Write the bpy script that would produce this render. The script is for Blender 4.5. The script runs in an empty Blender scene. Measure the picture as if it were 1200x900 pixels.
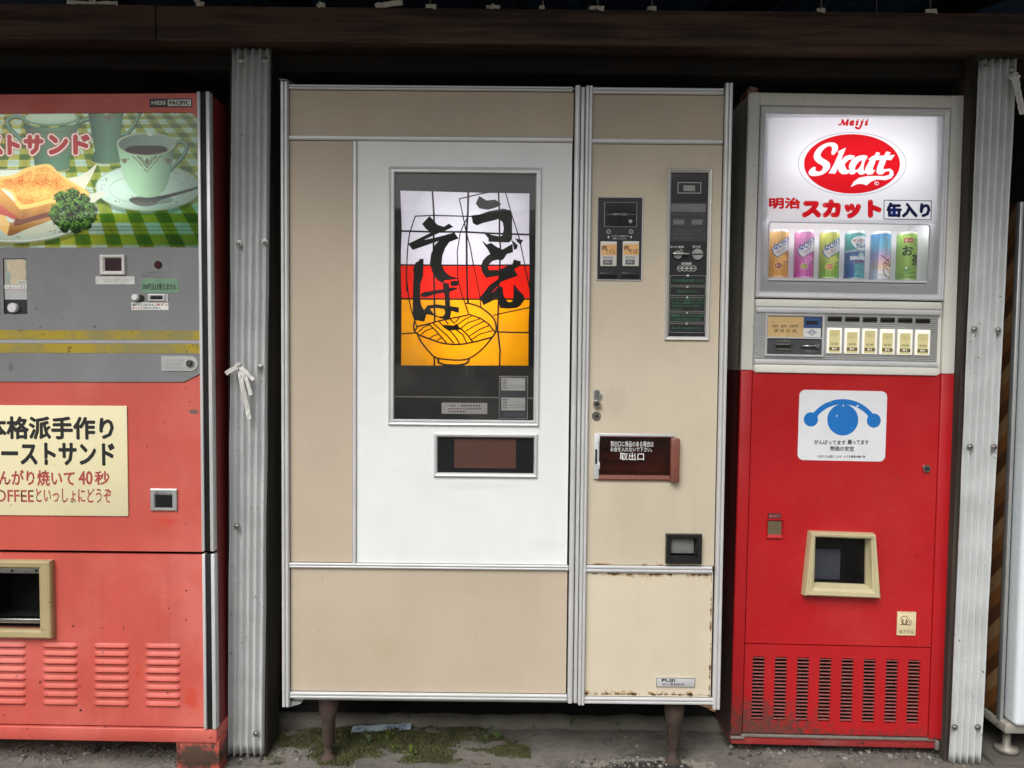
import bpy, bmesh, math, random
import numpy as np
from mathutils import Matrix, Vector
from mathutils.geometry import tessellate_polygon

random.seed(7)
rng = np.random.default_rng(11)
C = bpy.context.scene.collection
sc = bpy.context.scene

# ------------------------------------------------------------------ camera, sky, sun, exposure
FPX = 901.0                       # focal length in pixels of the 1200 px wide photograph
PITCH, ROLL = math.radians(2.358), math.radians(0.549)
CAM = np.array([0.0, 0.0, 1.09])


def mx(a): c, s = math.cos(a), math.sin(a); return np.array([[1, 0, 0], [0, c, -s], [0, s, c]])
def my(a): c, s = math.cos(a), math.sin(a); return np.array([[c, 0, s], [0, 1, 0], [-s, 0, c]])
def mz(a): c, s = math.cos(a), math.sin(a); return np.array([[c, -s, 0], [s, c, 0], [0, 0, 1]])


_cr, _sr = math.cos(ROLL), math.sin(ROLL)
_R = mx(-PITCH)
cam_data = bpy.data.cameras.new('camera')
cam = bpy.data.objects.new('camera', cam_data)
C.objects.link(cam)
right, up, fwd = _R @ np.array([_cr, 0, _sr]), _R @ np.array([-_sr, 0, _cr]), _R @ np.array([0, 1, 0])
cm = np.eye(4)
cm[:3, 0], cm[:3, 1], cm[:3, 2], cm[:3, 3] = right, up, -fwd, CAM
cam.matrix_world = Matrix(cm.tolist())
cam_data.sensor_width = 36
cam_data.lens = 36 * FPX / 1200
cam_data.clip_start = 0.05
cam_data.clip_end = 2000
sc.camera = cam

SUN_EL, SUN_AZ = math.radians(48), math.radians(205)      # sun behind the camera, a little to the left
world = bpy.data.worlds.new('World')
sc.world = world
world.use_nodes = True
wn = world.node_tree
sky = wn.nodes.new('ShaderNodeTexSky')
sky.sky_type = 'NISHITA'
sky.sun_disc = False
sky.sun_elevation = SUN_EL
sky.sun_rotation = SUN_AZ
sky.dust_density = 6
sky.air_density = 1.0
hs = wn.nodes.new('ShaderNodeHueSaturation')              # cloud-grey light: most of the blue taken out
hs.inputs['Saturation'].default_value = 0.18
wn.links.new(sky.outputs[0], hs.inputs['Color'])
wn.links.new(hs.outputs[0], wn.nodes['Background'].inputs[0])
wn.nodes['Background'].inputs[1].default_value = 0.10
sun_d = bpy.data.lights.new('sun', 'SUN')
sun_d.energy = 1.45
sun_d.angle = math.radians(38)
sun_d.color = (1.0, 0.97, 0.93)
sun = bpy.data.objects.new('sun', sun_d)
C.objects.link(sun)
_sd = Vector((math.sin(SUN_AZ) * math.cos(SUN_EL), math.cos(SUN_AZ) * math.cos(SUN_EL), math.sin(SUN_EL)))
sun.rotation_euler = _sd.to_track_quat('Z', 'Y').to_euler()
sc.view_settings.view_transform = 'Standard'
sc.view_settings.look = 'None'
sc.view_settings.exposure = 0.48
sc.view_settings.gamma = 1
sc.cycles.use_denoising = True
sc.cycles.max_bounces = 8
sc.cycles.sample_clamp_indirect = 4


# ------------------------------------------------------------------ photo-plane frames (each machine front is a real plane in space)
def ray(px, py):
    x, z = (px - 600) / FPX, -(py - 450) / FPX
    return _R @ np.array([x * _cr - z * _sr, 1, x * _sr + z * _cr])


class Frame:
    """A machine's own axes: u along its front, y into it, v up; origin on the ground under its front."""
    def __init__(s, yaw, lean, tilt, px, py, depth):
        s.B = mz(math.radians(yaw)) @ my(math.radians(lean)) @ mx(math.radians(tilt))
        s.n = s.B[:, 1]
        O = CAM + ray(px, py) * depth
        s.O = O - s.B[:, 2] * (O[2] / s.B[2, 2])

    def loc(s, px, py, y=0.0):
        d = ray(px, py)
        t = ((s.O + s.n * y - CAM) @ s.n) / (d @ s.n)
        q = s.B.T @ (CAM + d * t - s.O)
        return (q[0], q[2])

    def rect(s, x0, y0, x1, y1, y=0.0):
        a, b, c, d = s.loc(x0, y0, y), s.loc(x1, y0, y), s.loc(x1, y1, y), s.loc(x0, y1, y)
        return ((a[0] + d[0]) / 2, (b[0] + c[0]) / 2, (c[1] + d[1]) / 2, (a[1] + b[1]) / 2)

    def pts(s, P, y=0.0):
        return [s.loc(p[0], p[1], y) for p in P]

    def matrix(s):
        m = np.eye(4)
        m[:3, :3] = s.B
        m[:3, 3] = s.O
        return Matrix(m.tolist())


# ------------------------------------------------------------------ mesh builder
class MB:
    def __init__(s):
        s.v, s.f, s.m, s.sm = [], [], [], []
        s.z = 0.0

    def add(s, v, f, m=0, sm=False):
        n = len(s.v)
        s.v += [tuple(map(float, p)) for p in v]
        for q in f:
            s.f.append([n + i for i in q]); s.m.append(m); s.sm.append(sm)
        return s

    def bm(s, b, m=0, sm=False):
        b.verts.index_update()
        s.add([p.co[:] for p in b.verts], [[q.index for q in f.verts] for f in b.faces], m, sm)
        b.free()
        return s

    def box(s, r, y0, y1, bev=0.0, m=0, seg=2, sm=None):
        u0, u1, v0, v1 = r
        b = bmesh.new()
        bmesh.ops.create_cube(b, size=1)
        for p in b.verts:
            p.co = ((u0 + u1) / 2 + p.co.x * (u1 - u0), (y0 + y1) / 2 + p.co.y * (y1 - y0), (v0 + v1) / 2 + p.co.z * (v1 - v0))
        if bev > 0:
            bmesh.ops.bevel(b, geom=b.edges[:], offset=bev, segments=seg, profile=.5, affect='EDGES')
        return s.bm(b, m, bev > 0 if sm is None else sm)

    def plate(s, r, holes, y0, y1, m=0):
        """flat plate with rectangular holes"""
        us = sorted({r[0], r[1], *[x for h in holes for x in h[:2]]})
        vs = sorted({r[2], r[3], *[x for h in holes for x in h[2:]]})
        us = [x for x in us if r[0] <= x <= r[1]]; vs = [x for x in vs if r[2] <= x <= r[3]]
        def solid(i, j):
            if not (0 <= i < len(us) - 1 and 0 <= j < len(vs) - 1): return False
            cu, cv = (us[i] + us[i + 1]) / 2, (vs[j] + vs[j + 1]) / 2
            return not any(h[0] < cu < h[1] and h[2] < cv < h[3] for h in holes)
        for i in range(len(us) - 1):
            for j in range(len(vs) - 1):
                if not solid(i, j): continue
                a, b, c, d = us[i], us[i + 1], vs[j], vs[j + 1]
                s.add([(a, y0, c), (b, y0, c), (b, y0, d), (a, y0, d)], [(0, 1, 2, 3)], m)
                s.add([(a, y1, c), (b, y1, c), (b, y1, d), (a, y1, d)], [(3, 2, 1, 0)], m)
                for (di, dj, p, q) in ((-1, 0, (a, c), (a, d)), (1, 0, (b, d), (b, c)), (0, -1, (b, c), (a, c)), (0, 1, (a, d), (b, d))):
                    if not solid(i + di, j + dj):
                        s.add([(p[0], y0, p[1]), (q[0], y0, q[1]), (q[0], y1, q[1]), (p[0], y1, p[1])], [(0, 1, 2, 3)], m)
        return s

    def recess(s, r, y0, y1, m=0):
        """open-fronted box cavity"""
        a, b, c, d = r
        V = [(a, y0, c), (b, y0, c), (b, y0, d), (a, y0, d), (a, y1, c), (b, y1, c), (b, y1, d), (a, y1, d)]
        return s.add(V, [(4, 5, 6, 7), (0, 1, 5, 4), (1, 2, 6, 5), (2, 3, 7, 6), (3, 0, 4, 7)], m)

    def ring(s, o, i, prof, m=0, sm=False, quad=None):
        """mitred frame: prof = [(t 0..1 outer to inner, y)]"""
        L = []
        for t, y in prof:
            if quad:
                L.append([(oo[0] + (ii[0] - oo[0]) * t, y, oo[1] + (ii[1] - oo[1]) * t) for oo, ii in zip(o, i)])
            else:
                e = [a + (b - a) * t for a, b in zip(o, i)]
                L.append([(e[0], y, e[2]), (e[1], y, e[2]), (e[1], y, e[3]), (e[0], y, e[3])])
        k = len(L[0])
        V = [p for l in L for p in l]
        F = [(a * k + j, a * k + (j + 1) % k, (a + 1) * k + (j + 1) % k, (a + 1) * k + j) for a in range(len(L) - 1) for j in range(k)]
        return s.add(V, F, m, sm)

    def rail(s, r, horiz, y, h=0.008, ribs=2, m=0):
        """extruded aluminium strip with raised ribs; y = the plane it sits on"""
        u0, u1, v0, v1 = r
        w = (v1 - v0) if horiz else (u1 - u0)
        prof = [(0, 0), (0, h * .55)]
        for k in range(ribs):
            a, b = (k + .05) / ribs, (k + .95) / ribs
            for q in range(9):
                t = q / 8
                prof.append((a + (b - a) * t, h * (.72 + .28 * math.sin(math.pi * t) ** .3) if 0 < q < 8 else h * .55))
        prof += [(1, h * .55), (1, 0)]
        V = []
        for e in (0, 1):
            for t, d in prof:
                V.append(((u0 if e == 0 else u1), y - d, v0 + w * t) if horiz else (u0 + w * t, y - d, v0 if e == 0 else v1))
        n = len(prof)
        F = [(i, i + 1, n + i + 1, n + i) for i in range(n - 1)] + [list(range(n)), list(range(2 * n - 1, n - 1, -1))]
        return s.add(V, F, m, False)

    def prism(s, loops, y0, y1, m=0, back=False):
        """loops: outer [+ holes] of (u,v)"""
        if not isinstance(loops[0][0], (tuple, list)): loops = [loops]
        allp = [p for l in loops for p in l]
        tris = tessellate_polygon([[Vector((p[0], p[1], 0)) for p in l] for l in loops])
        n = len(allp)
        s.add([(p[0], y0, p[1]) for p in allp], tris, m)
        if back: s.add([(p[0], y1, p[1]) for p in allp], [t[::-1] for t in tris], m)
        for l in loops:
            k = len(l)
            s.add([(p[0], y0, p[1]) for p in l] + [(p[0], y1, p[1]) for p in l], [(i, (i + 1) % k, k + (i + 1) % k, k + i) for i in range(k)], m)
        return s

    def cyl(s, c, r, y0, y1, n=24, m=0, rx=None, bev=0.0, back=False):
        """disc / knob along y"""
        rx = rx or r
        P = [(0, y1, 1), (0, y0 + bev, 1), (0, y0, 1 - bev / r if r else 1)]
        V = [(c[0] + rx * k * math.cos(2 * math.pi * j / n), y, c[1] + r * k * math.sin(2 * math.pi * j / n)) for _, y, k in P for j in range(n)]
        F = [(a * n + j, a * n + (j + 1) % n, (a + 1) * n + (j + 1) % n, (a + 1) * n + j) for a in range(2) for j in range(n)]
        s.add(V, F, m, True)
        s.add(V[2 * n:], [list(range(n))], m)
        if back: s.add(V[:n], [list(range(n))[::-1]], m)
        return s

    def lathe(s, prof, c=(0, 0, 0), n=24, m=0, axis='z'):
        V = []
        for r, h in prof:
            for j in range(n):
                a = 2 * math.pi * j / n
                V.append((c[0] + r * math.cos(a), c[1] + r * math.sin(a), c[2] + h) if axis == 'z' else (c[0] + h, c[1] + r * math.cos(a), c[2] + r * math.sin(a)))
        k = len(prof)
        F = [(a * n + j, a * n + (j + 1) % n, (a + 1) * n + (j + 1) % n, (a + 1) * n + j) for a in range(k - 1) for j in range(n)]
        F += [list(range(n))[::-1], list(range((k - 1) * n, k * n))]
        return s.add(V, F, m, True)

    def tube(s, P, r, n=10, m=0):
        P = [Vector(p) for p in P]
        R = r if isinstance(r, (list, tuple)) else [r] * len(P)
        V = []
        for i, p in enumerate(P):
            t = (P[min(i + 1, len(P) - 1)] - P[max(i - 1, 0)]).normalized()
            a = t.cross(Vector((0, 0, 1)) if abs(t.z) < .9 else Vector((1, 0, 0))).normalized()
            b = t.cross(a)
            for j in range(n):
                g = 2 * math.pi * j / n
                V.append(p + (a * math.cos(g) + b * math.sin(g)) * R[i])
        F = [(a * n + j, a * n + (j + 1) % n, (a + 1) * n + (j + 1) % n, (a + 1) * n + j) for a in range(len(P) - 1) for j in range(n)]
        F += [list(range(n))[::-1], list(range((len(P) - 1) * n, len(P) * n))]
        return s.add(V, F, m, True)

    def strip(s, P, W, th=0.0006, m=0):
        """ribbon along 3-D points P with half-width vectors W, real thickness"""
        P = [Vector(p) for p in P]; W = [Vector(w) for w in W]
        V = []
        for i, (p, w) in enumerate(zip(P, W)):
            t = (P[min(i + 1, len(P) - 1)] - P[max(i - 1, 0)]).normalized()
            n = t.cross(w).normalized() * th
            V += [p - w - n, p + w - n, p + w + n, p - w + n]
        F = []
        for i in range(len(P) - 1):
            for j in range(4):
                F.append((i * 4 + j, i * 4 + (j + 1) % 4, i * 4 + 4 + (j + 1) % 4, i * 4 + 4 + j))
        k = (len(P) - 1) * 4
        F += [(3, 2, 1, 0), (k, k + 1, k + 2, k + 3)]
        return s.add(V, F, m, False)

    def stroke(s, P, w, y, m=0, th=0.0006, closed=False):
        """drawn line of width w in the (u,v) plane, mitred, each stroke a hair in front of the last"""
        P = [np.array(p, float) for p in P]
        n = len(P)
        Lp, Rp = [], []
        for i in range(n):
            a = P[(i - 1) % n] if (closed or i > 0) else None
            b = P[(i + 1) % n] if (closed or i < n - 1) else None
            d1 = (P[i] - a) / (np.linalg.norm(P[i] - a) + 1e-12) if a is not None else None
            d2 = (b - P[i]) / (np.linalg.norm(b - P[i]) + 1e-12) if b is not None else None
            d1 = d2 if d1 is None else d1; d2 = d1 if d2 is None else d2
            n1, n2 = np.array([-d1[1], d1[0]]), np.array([-d2[1], d2[0]])
            nn = n1 + n2
            nn = nn / (np.linalg.norm(nn) + 1e-9)
            k = min(1.6, 1 / max(.4, nn @ n1))
            Lp.append(P[i] + nn * k * w / 2); Rp.append(P[i] - nn * k * w / 2)
        y = y - s.z
        s.z += 0.00003
        V = [(p[0], y, p[1]) for p in Lp] + [(p[0], y, p[1]) for p in Rp] + [(p[0], y + th, p[1]) for p in Lp] + [(p[0], y + th, p[1]) for p in Rp]
        e = n if closed else n - 1
        F = []
        for i in range(e):
            j = (i + 1) % n
            F += [(i, n + i, n + j, j), (i, j, 2 * n + j, 2 * n + i), (n + j, n + i, 3 * n + i, 3 * n + j)]
        if not closed:
            F += [(0, 2 * n, 3 * n, n), (n - 1, 2 * n - 1, 4 * n - 1, 3 * n - 1)]
        return s.add(V, F, m)

    def text(s, body, r, y, m=0, bold=0.0, shear=0.0, th=0.0005, fit=True, res=2):
        """lettering fitted into rect r on plane y; bold = dilation in metres"""
        V, F = glyphs(body, shear, res)
        x0, x1 = min(p[0] for p in V), max(p[0] for p in V)
        y0, y1 = min(p[1] for p in V), max(p[1] for p in V)
        a, b, c, d = r
        kx, ky = (b - a - 2 * bold) / (x1 - x0), (d - c - 2 * bold) / max(1e-6, y1 - y0)
        offs = [(0, 0)] if bold <= 0 else [(bold * math.cos(k * math.pi / 4), bold * math.sin(k * math.pi / 4)) for k in range(8)] + [(0, 0)]
        for q, (ox, oy) in enumerate(offs):
            yy = y - q * 0.00002
            s.add([(a + bold + (p[0] - x0) * kx + ox, yy, c + bold + (p[1] - y0) * ky + oy) for p in V], F, m)
        return s

    def build(s, name, mats, parent=None, **props):
        me = bpy.data.meshes.new(name)
        me.from_pydata(s.v, [], s.f)
        if not isinstance(mats, (list, tuple)): mats = [mats]
        for x in mats: me.materials.append(x)
        me.polygons.foreach_set('material_index', s.m)
        me.polygons.foreach_set('use_smooth', s.sm)
        b = bmesh.new(); b.from_mesh(me)
        bmesh.ops.recalc_face_normals(b, faces=b.faces[:])
        b.to_mesh(me); b.free()
        me.update()
        o = bpy.data.objects.new(name, me)
        C.objects.link(o)
        if parent is not None: o.parent = parent
        for k, v in props.items(): o[k] = v
        return o


_gcache = {}
def glyphs(body, shear=0.0, res=2):
    key = (body, shear, res)
    if key not in _gcache:
        c = bpy.data.curves.new('lettering', 'FONT')
        c.body = body; c.size = 1; c.shear = shear; c.resolution_u = res
        o = bpy.data.objects.new('lettering', c)
        C.objects.link(o)
        me = bpy.data.meshes.new_from_object(o.evaluated_get(bpy.context.evaluated_depsgraph_get()))
        _gcache[key] = ([(p.co.x, p.co.y) for p in me.vertices], [list(p.vertices) for p in me.polygons])
        bpy.data.objects.remove(o); bpy.data.curves.remove(c); bpy.data.meshes.remove(me)
    return _gcache[key]


def thing(name, label, cat, frame=None, loc=(0, 0, 0), group=None):
    o = bpy.data.objects.new(name, None)
    C.objects.link(o)
    o.empty_display_size = .1
    if frame is not None: o.matrix_world = frame.matrix()
    else: o.location = loc
    return tag(o, label, cat, group)


def tag(o, label, cat, group=None):
    o['label'] = label; o['category'] = cat
    if group: o['group'] = group
    return o


def smooth(P, n=6, closed=True):
    """Catmull-Rom through points"""
    out = []
    k = len(P)
    for i in range(k if closed else k - 1):
        g = lambda j: np.array(P[j % k] if closed else P[max(0, min(k - 1, j))], float)
        a, b, c, d = g(i - 1), g(i), g(i + 1), g(i + 2)
        for q in range(n):
            t = q / n
            out.append(tuple(.5 * ((2 * b) + (-a + c) * t + (2 * a - 5 * b + 4 * c - d) * t * t + (-a + 3 * b - 3 * c + d) * t ** 3)))
    if not closed: out.append(tuple(P[-1]))
    return out


def rrect(r, rad, n=5, only=None):
    a, b, c, d = r
    out = []
    for k, (x, z, s0) in enumerate(((b, d, 0), (a, d, 90), (a, c, 180), (b, c, 270))):
        if only is not None and k not in only:
            out.append((x, z)); continue
        cx, cz = x + (-rad if x == b else rad), z + (-rad if z == d else rad)
        for q in range(n + 1):
            g = math.radians(s0 + 90 * q / n)
            out.append((cx + rad * math.cos(g), cz + rad * math.sin(g)))
    return out


def ell(c, rx, ry, n=40, a0=0, a1=360):
    return [(c[0] + rx * math.cos(math.radians(a0 + (a1 - a0) * k / n)), c[1] + ry * math.sin(math.radians(a0 + (a1 - a0) * k / n))) for k in range(n if a1 - a0 == 360 else n + 1)]


def grow(r, d): return (r[0] - d, r[1] + d, r[2] - d, r[3] + d)


# ------------------------------------------------------------------ materials
def srgb(r, g, b):
    f = lambda c: (c / 255) / 12.92 if c / 255 <= .04045 else ((c / 255 + .055) / 1.055) ** 2.4
    return (f(r), f(g), f(b), 1)


class NT:
    def __init__(s, name):
        s.mat = bpy.data.materials.new(name)
        s.mat.use_nodes = True
        s.t = s.mat.node_tree
        s.b = s.t.nodes['Principled BSDF']
        s.out = s.t.nodes['Material Output']
        s.tc = s.n('ShaderNodeTexCoord')

    def n(s, k, **kw):
        o = s.t.nodes.new(k)
        for a, v in kw.items(): setattr(o, a, v)
        return o

    def l(s, a, b): s.t.links.new(a, b)

    def noise(s, scale, detail=4, rough=.6, vec=None, stretch=None, off=None):
        o = s.n('ShaderNodeTexNoise')
        o.inputs['Scale'].default_value = scale
        o.inputs['Detail'].default_value = detail
        o.inputs['Roughness'].default_value = rough
        v = vec or s.tc.outputs['Object']
        if stretch or off:
            mp = s.n('ShaderNodeMapping')
            if stretch: mp.inputs['Scale'].default_value = stretch
            if off: mp.inputs['Location'].default_value = off
            s.l(v, mp.inputs[0]); v = mp.outputs[0]
        s.l(v, o.inputs['Vector'])
        return o.outputs['Fac']

    def ramp(s, x, a, b, va=0.0, vb=1.0):
        o = s.n('ShaderNodeMapRange')
        o.interpolation_type = 'SMOOTHSTEP' if a < b else 'LINEAR'
        o.inputs[1].default_value = a; o.inputs[2].default_value = b
        o.inputs[3].default_value = va; o.inputs[4].default_value = vb
        s.l(x, o.inputs[0])
        return o.outputs[0]

    def math(s, op, a, b=None):
        o = s.n('ShaderNodeMath', operation=op)
        for k, x in enumerate((a, b)):
            if x is None: continue
            if isinstance(x, (int, float)): o.inputs[k].default_value = x
            else: s.l(x, o.inputs[k])
        return o.outputs[0]

    def mix(s, fac, a, b, mode='MIX'):
        o = s.n('ShaderNodeMix', data_type='RGBA', blend_type=mode)
        for k, x in ((0, fac), (6, a), (7, b)):
            if isinstance(x, (int, float)): o.inputs[k].default_value = x
            elif isinstance(x, tuple): o.inputs[k].default_value = x
            else: s.l(x, o.inputs[k])
        return o.outputs[2]

    def sep(s):
        o = s.n('ShaderNodeSeparateXYZ')
        s.l(s.tc.outputs['Object'], o.inputs[0])
        return o.outputs

    def bump(s, h, strength=.2, dist=.002):
        o = s.n('ShaderNodeBump')
        o.inputs['Strength'].default_value = strength
        o.inputs['Distance'].default_value = dist
        s.l(h, o.inputs['Height'])
        s.l(o.outputs[0], s.b.inputs['Normal'])


def paint(name, col, rough=.45, metal=0.0, var=.10, scale=5.0, fine=.04, specks=None, streak=0.0, bump=.05, bands=(), patches=(), fade=None, spec=.5, scratch=0.0):
    """painted sheet metal: mottling, fine grain, chips, runs; bands = rust along a height, patches = stains at (u,v)"""
    t = NT(name)
    c = tuple(col)
    lo = tuple(x * (1 - var) for x in c[:3]) + (1,)
    hi = tuple(min(1, x * (1 + var)) for x in c[:3]) + (1,)
    x = t.mix(t.ramp(t.noise(scale, 5), .3, .7), lo, hi)
    g = t.noise(240, 2)
    x = t.mix(t.ramp(g, .3, .7, 0, fine), x, tuple(q * .45 for q in c[:3]) + (1,))
    if fade:                                           # sun-faded / scrubbed areas of the coat
        x = t.mix(t.ramp(t.noise(3.1, 6, off=(3, 1, 7)), .45, .75, 0, fade[1]), x, fade[0])
    if streak:
        x = t.mix(t.ramp(t.noise(1, 5, .7, stretch=(38, 38, 1.4)), .5, .78, 0, streak), x, tuple(q * .4 for q in c[:3]) + (1,))
    if scratch:                                        # fine scratches and rub marks, mostly along and across
        for st_, of_ in (((5, 5, 330), (3, 0, 1)), ((420, 420, 6), (8, 1, 0)), ((150, 40, 170), (2, 7, 5))):
            k = t.math('MULTIPLY', t.ramp(t.noise(1, 1, .4, stretch=st_, off=of_), .70, .73), t.ramp(t.noise(7, 3, off=of_), .55, .68, 0, scratch))
            x = t.mix(k, x, tuple(min(1, q * 1.25 + .10) for q in c[:3]) + (1,))
    if bands:
        X, Y, Z = t.sep()
        wob = t.noise(34, 5, .7)
        for (ax, z0, w, colr, thr) in bands:
            d = t.math('ABSOLUTE', t.math('SUBTRACT', Z if ax == 'z' else X, z0))
            k = t.ramp(t.math('SUBTRACT', wob, t.math('DIVIDE', d, w * 2.2)), thr, thr + .12)
            x = t.mix(k, x, colr)
    for (u, v, ru, rv, colr, amt) in patches:
        X, Y, Z = t.sep()
        du = t.math('DIVIDE', t.math('SUBTRACT', X, u), ru)
        dv = t.math('DIVIDE', t.math('SUBTRACT', Z, v), rv)
        d = t.math('SQRT', t.math('ADD', t.math('MULTIPLY', du, du), t.math('MULTIPLY', dv, dv)))
        d = t.math('ADD', d, t.math('MULTIPLY', t.math('SUBTRACT', t.noise(45, 6, .75), .5), 2.6))
        x = t.mix(t.ramp(d, 1.05, .55, 0, amt), x, colr)
    if specks:
        colr, dens, sc_ = specks
        x = t.mix(t.ramp(t.noise(sc_, 3, .55, off=(5, 5, 5)), .74 - dens, .78 - dens), x, colr)
        x = t.mix(t.ramp(t.noise(sc_ * .27, 4, .6, off=(9, 2, 4)), .78 - dens * .8, .80 - dens * .8), x, colr)
    t.l(x, t.b.inputs['Base Color'])
    t.b.inputs['Metallic'].default_value = metal
    t.b.inputs['Specular IOR Level'].default_value = spec
    t.l(t.ramp(t.noise(9, 5), .25, .75, rough - .09, rough + .12), t.b.inputs['Roughness'])
    if bump: t.bump(t.math('ADD', t.math('ADD', t.noise(16, 3), t.math('MULTIPLY', t.noise(4.5, 2), 5.0)), t.math('MULTIPLY', g, .15)), bump * 1.3, .004)
    return t.mat


def wood(name, col, col2, axis='x', rough=.75, scale=1.0, bump=.5):
    t = NT(name)
    st = {'x': (1.5, 26, 26), 'z': (26, 26, 1.5), 'y': (26, 1.5, 26)}[axis]
    w = t.noise(1.6 * scale, 7, .68, stretch=st)
    big = t.noise(2.2, 4, .6, off=(2, 2, 2), stretch=tuple(.35 if q < 2 else 1.2 for q in st))
    x = t.mix(t.ramp(w, .34, .66), col, col2)
    x = t.mix(t.ramp(big, .4, .7, 0, .65), x, tuple(q * .45 for q in col[:3]) + (1,))
    x = t.mix(t.ramp(t.noise(150, 2, off=(4, 4, 1)), .72, .78, 0, .5), x, srgb(120, 110, 98))
    t.l(x, t.b.inputs['Base Color'])
    t.b.inputs['Roughness'].default_value = rough
    t.bump(w, bump, .004)
    return t.mat


def lit_film(name, col, trans=.75, rough=.35, attr=None, plain=False):
    """translucent printed acrylic: what a lamp behind it sends through takes its colour"""
    t = NT(name)
    if attr:
        a = t.n('ShaderNodeAttribute'); a.attribute_name = attr
        colour = a.outputs['Color']
    elif plain:
        rgb = t.n('ShaderNodeRGB'); rgb.outputs[0].default_value = col
        colour = rgb.outputs[0]
    else:
        m = t.mix(t.ramp(t.noise(14, 4), .3, .7), tuple(q * .93 for q in col[:3]) + (1,), col)
        colour = m
    tr = t.n('ShaderNodeBsdfTranslucent')
    t.l(colour, tr.inputs[0])
    t.l(colour, t.b.inputs['Base Color'])
    t.b.inputs['Roughness'].default_value = rough
    mx_ = t.n('ShaderNodeMixShader')
    mx_.inputs[0].default_value = trans
    t.l(t.b.outputs[0], mx_.inputs[1]); t.l(tr.outputs[0], mx_.inputs[2])
    t.l(mx_.outputs[0], t.out.inputs[0])
    return t.mat


def glass(name, tint=(1, 1, 1, 1), rough=.02, ior=1.38, dust=.02):
    t = NT(name)
    tr = t.n('ShaderNodeBsdfTransparent'); tr.inputs[0].default_value = tint
    gl = t.n('ShaderNodeBsdfGlossy'); gl.inputs['Roughness'].default_value = rough
    fr = t.n('ShaderNodeFresnel'); fr.inputs[0].default_value = ior
    sm_ = t.ramp(t.noise(6, 4), .4, .8, 0, dust)
    mx_ = t.n('ShaderNodeMixShader')
    t.l(fr.outputs[0], mx_.inputs[0]); t.l(tr.outputs[0], mx_.inputs[1]); t.l(gl.outputs[0], mx_.inputs[2])
    df = t.n('ShaderNodeBsdfDiffuse'); df.inputs[0].default_value = (.35, .34, .32, 1)   # thin film of dust
    m2 = t.n('ShaderNodeMixShader')
    t.l(sm_, m2.inputs[0]); t.l(mx_.outputs[0], m2.inputs[1]); t.l(df.outputs[0], m2.inputs[2])
    t.l(m2.outputs[0], t.out.inputs[0])
    return t.mat


def glow(name, col, strength):
    t = NT(name)
    t.b.inputs['Base Color'].default_value = col
    t.b.inputs['Emission Color'].default_value = col
    t.b.inputs['Emission Strength'].default_value = strength
    return t.mat


RUST = srgb(92, 52, 30)
DARKRUST = srgb(48, 32, 24)
M = {}
M['alu'] = paint('brushed_aluminium', srgb(212, 213, 214), .40, .35, .05, 6, .05, bump=.02)
M['alu_dull'] = paint('dull_aluminium', srgb(186, 187, 186), .45, .7, .07, 8, .06, bump=.03)
M['steel'] = paint('polished_steel', srgb(190, 190, 188), .22, 1, .05, 9, .03, bump=.02)
M['black'] = paint('black_plastic', srgb(28, 29, 31), .4, 0, .12, 12, .05, bump=.03)
M['black_gloss'] = paint('black_gloss', srgb(24, 25, 29), .12, 0, .1, 8, .02, bump=.01)
M['dark'] = paint('dark_inside', srgb(20, 20, 21), .8, 0, .2, 9)
M['white'] = paint('white_enamel', srgb(226, 227, 224), .4, 0, .03, 7)
M['white_box'] = paint('white_lamp_box', srgb(235, 235, 235), .8, 0, .01, 7, bump=0)
M['ink'] = paint('black_ink', srgb(22, 22, 23), .5, 0, .12, 20, bump=0)
M['ink_white'] = paint('white_ink', srgb(222, 222, 218), .5, 0, .06, 20, bump=0)
M['ink_grey'] = paint('grey_ink', srgb(150, 150, 148), .5, 0, .06, 20, bump=0)
M['ink_red'] = paint('red_ink', srgb(160, 42, 44), .5, 0, .1, 20, bump=0)
M['ink_green'] = paint('green_ink', srgb(62, 118, 84), .5, 0, .15, 30, bump=0)
M['glass'] = glass('window_glass')
M['dusty_glass'] = glass('dusty_window_glass', ior=1.48, dust=.09)
M['smoke_glass'] = glass('smoked_glass', (.25, .25, .27, 1))
M['mask'] = paint('black_sign_mask', srgb(26, 26, 27), .55, 0, .1, 20, bump=0, spec=.3)
M['leaf'] = paint('weed_leaf', srgb(82, 102, 60), .6, 0, .3, 60, bump=.1)
M['rustmetal'] = paint('rusty_iron', srgb(70, 58, 50), .9, 0, .3, 22, .2, specks=(srgb(98, 62, 44), .10, 70), bump=.7)
M['paper'] = paint('weathered_paper', srgb(196, 194, 186), .8, 0, .12, 40, .06, specks=(srgb(120, 116, 110), .08, 120), bump=.1)
M['galv'] = paint('galvanised_sheet', srgb(200, 203, 203), .5, .15, .08, 9, .08, specks=(srgb(104, 100, 94), .05, 90), streak=.07, bump=.06)
M['screw'] = paint('zinc_screw', srgb(168, 166, 160), .35, .9, .12, 60)


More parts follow.
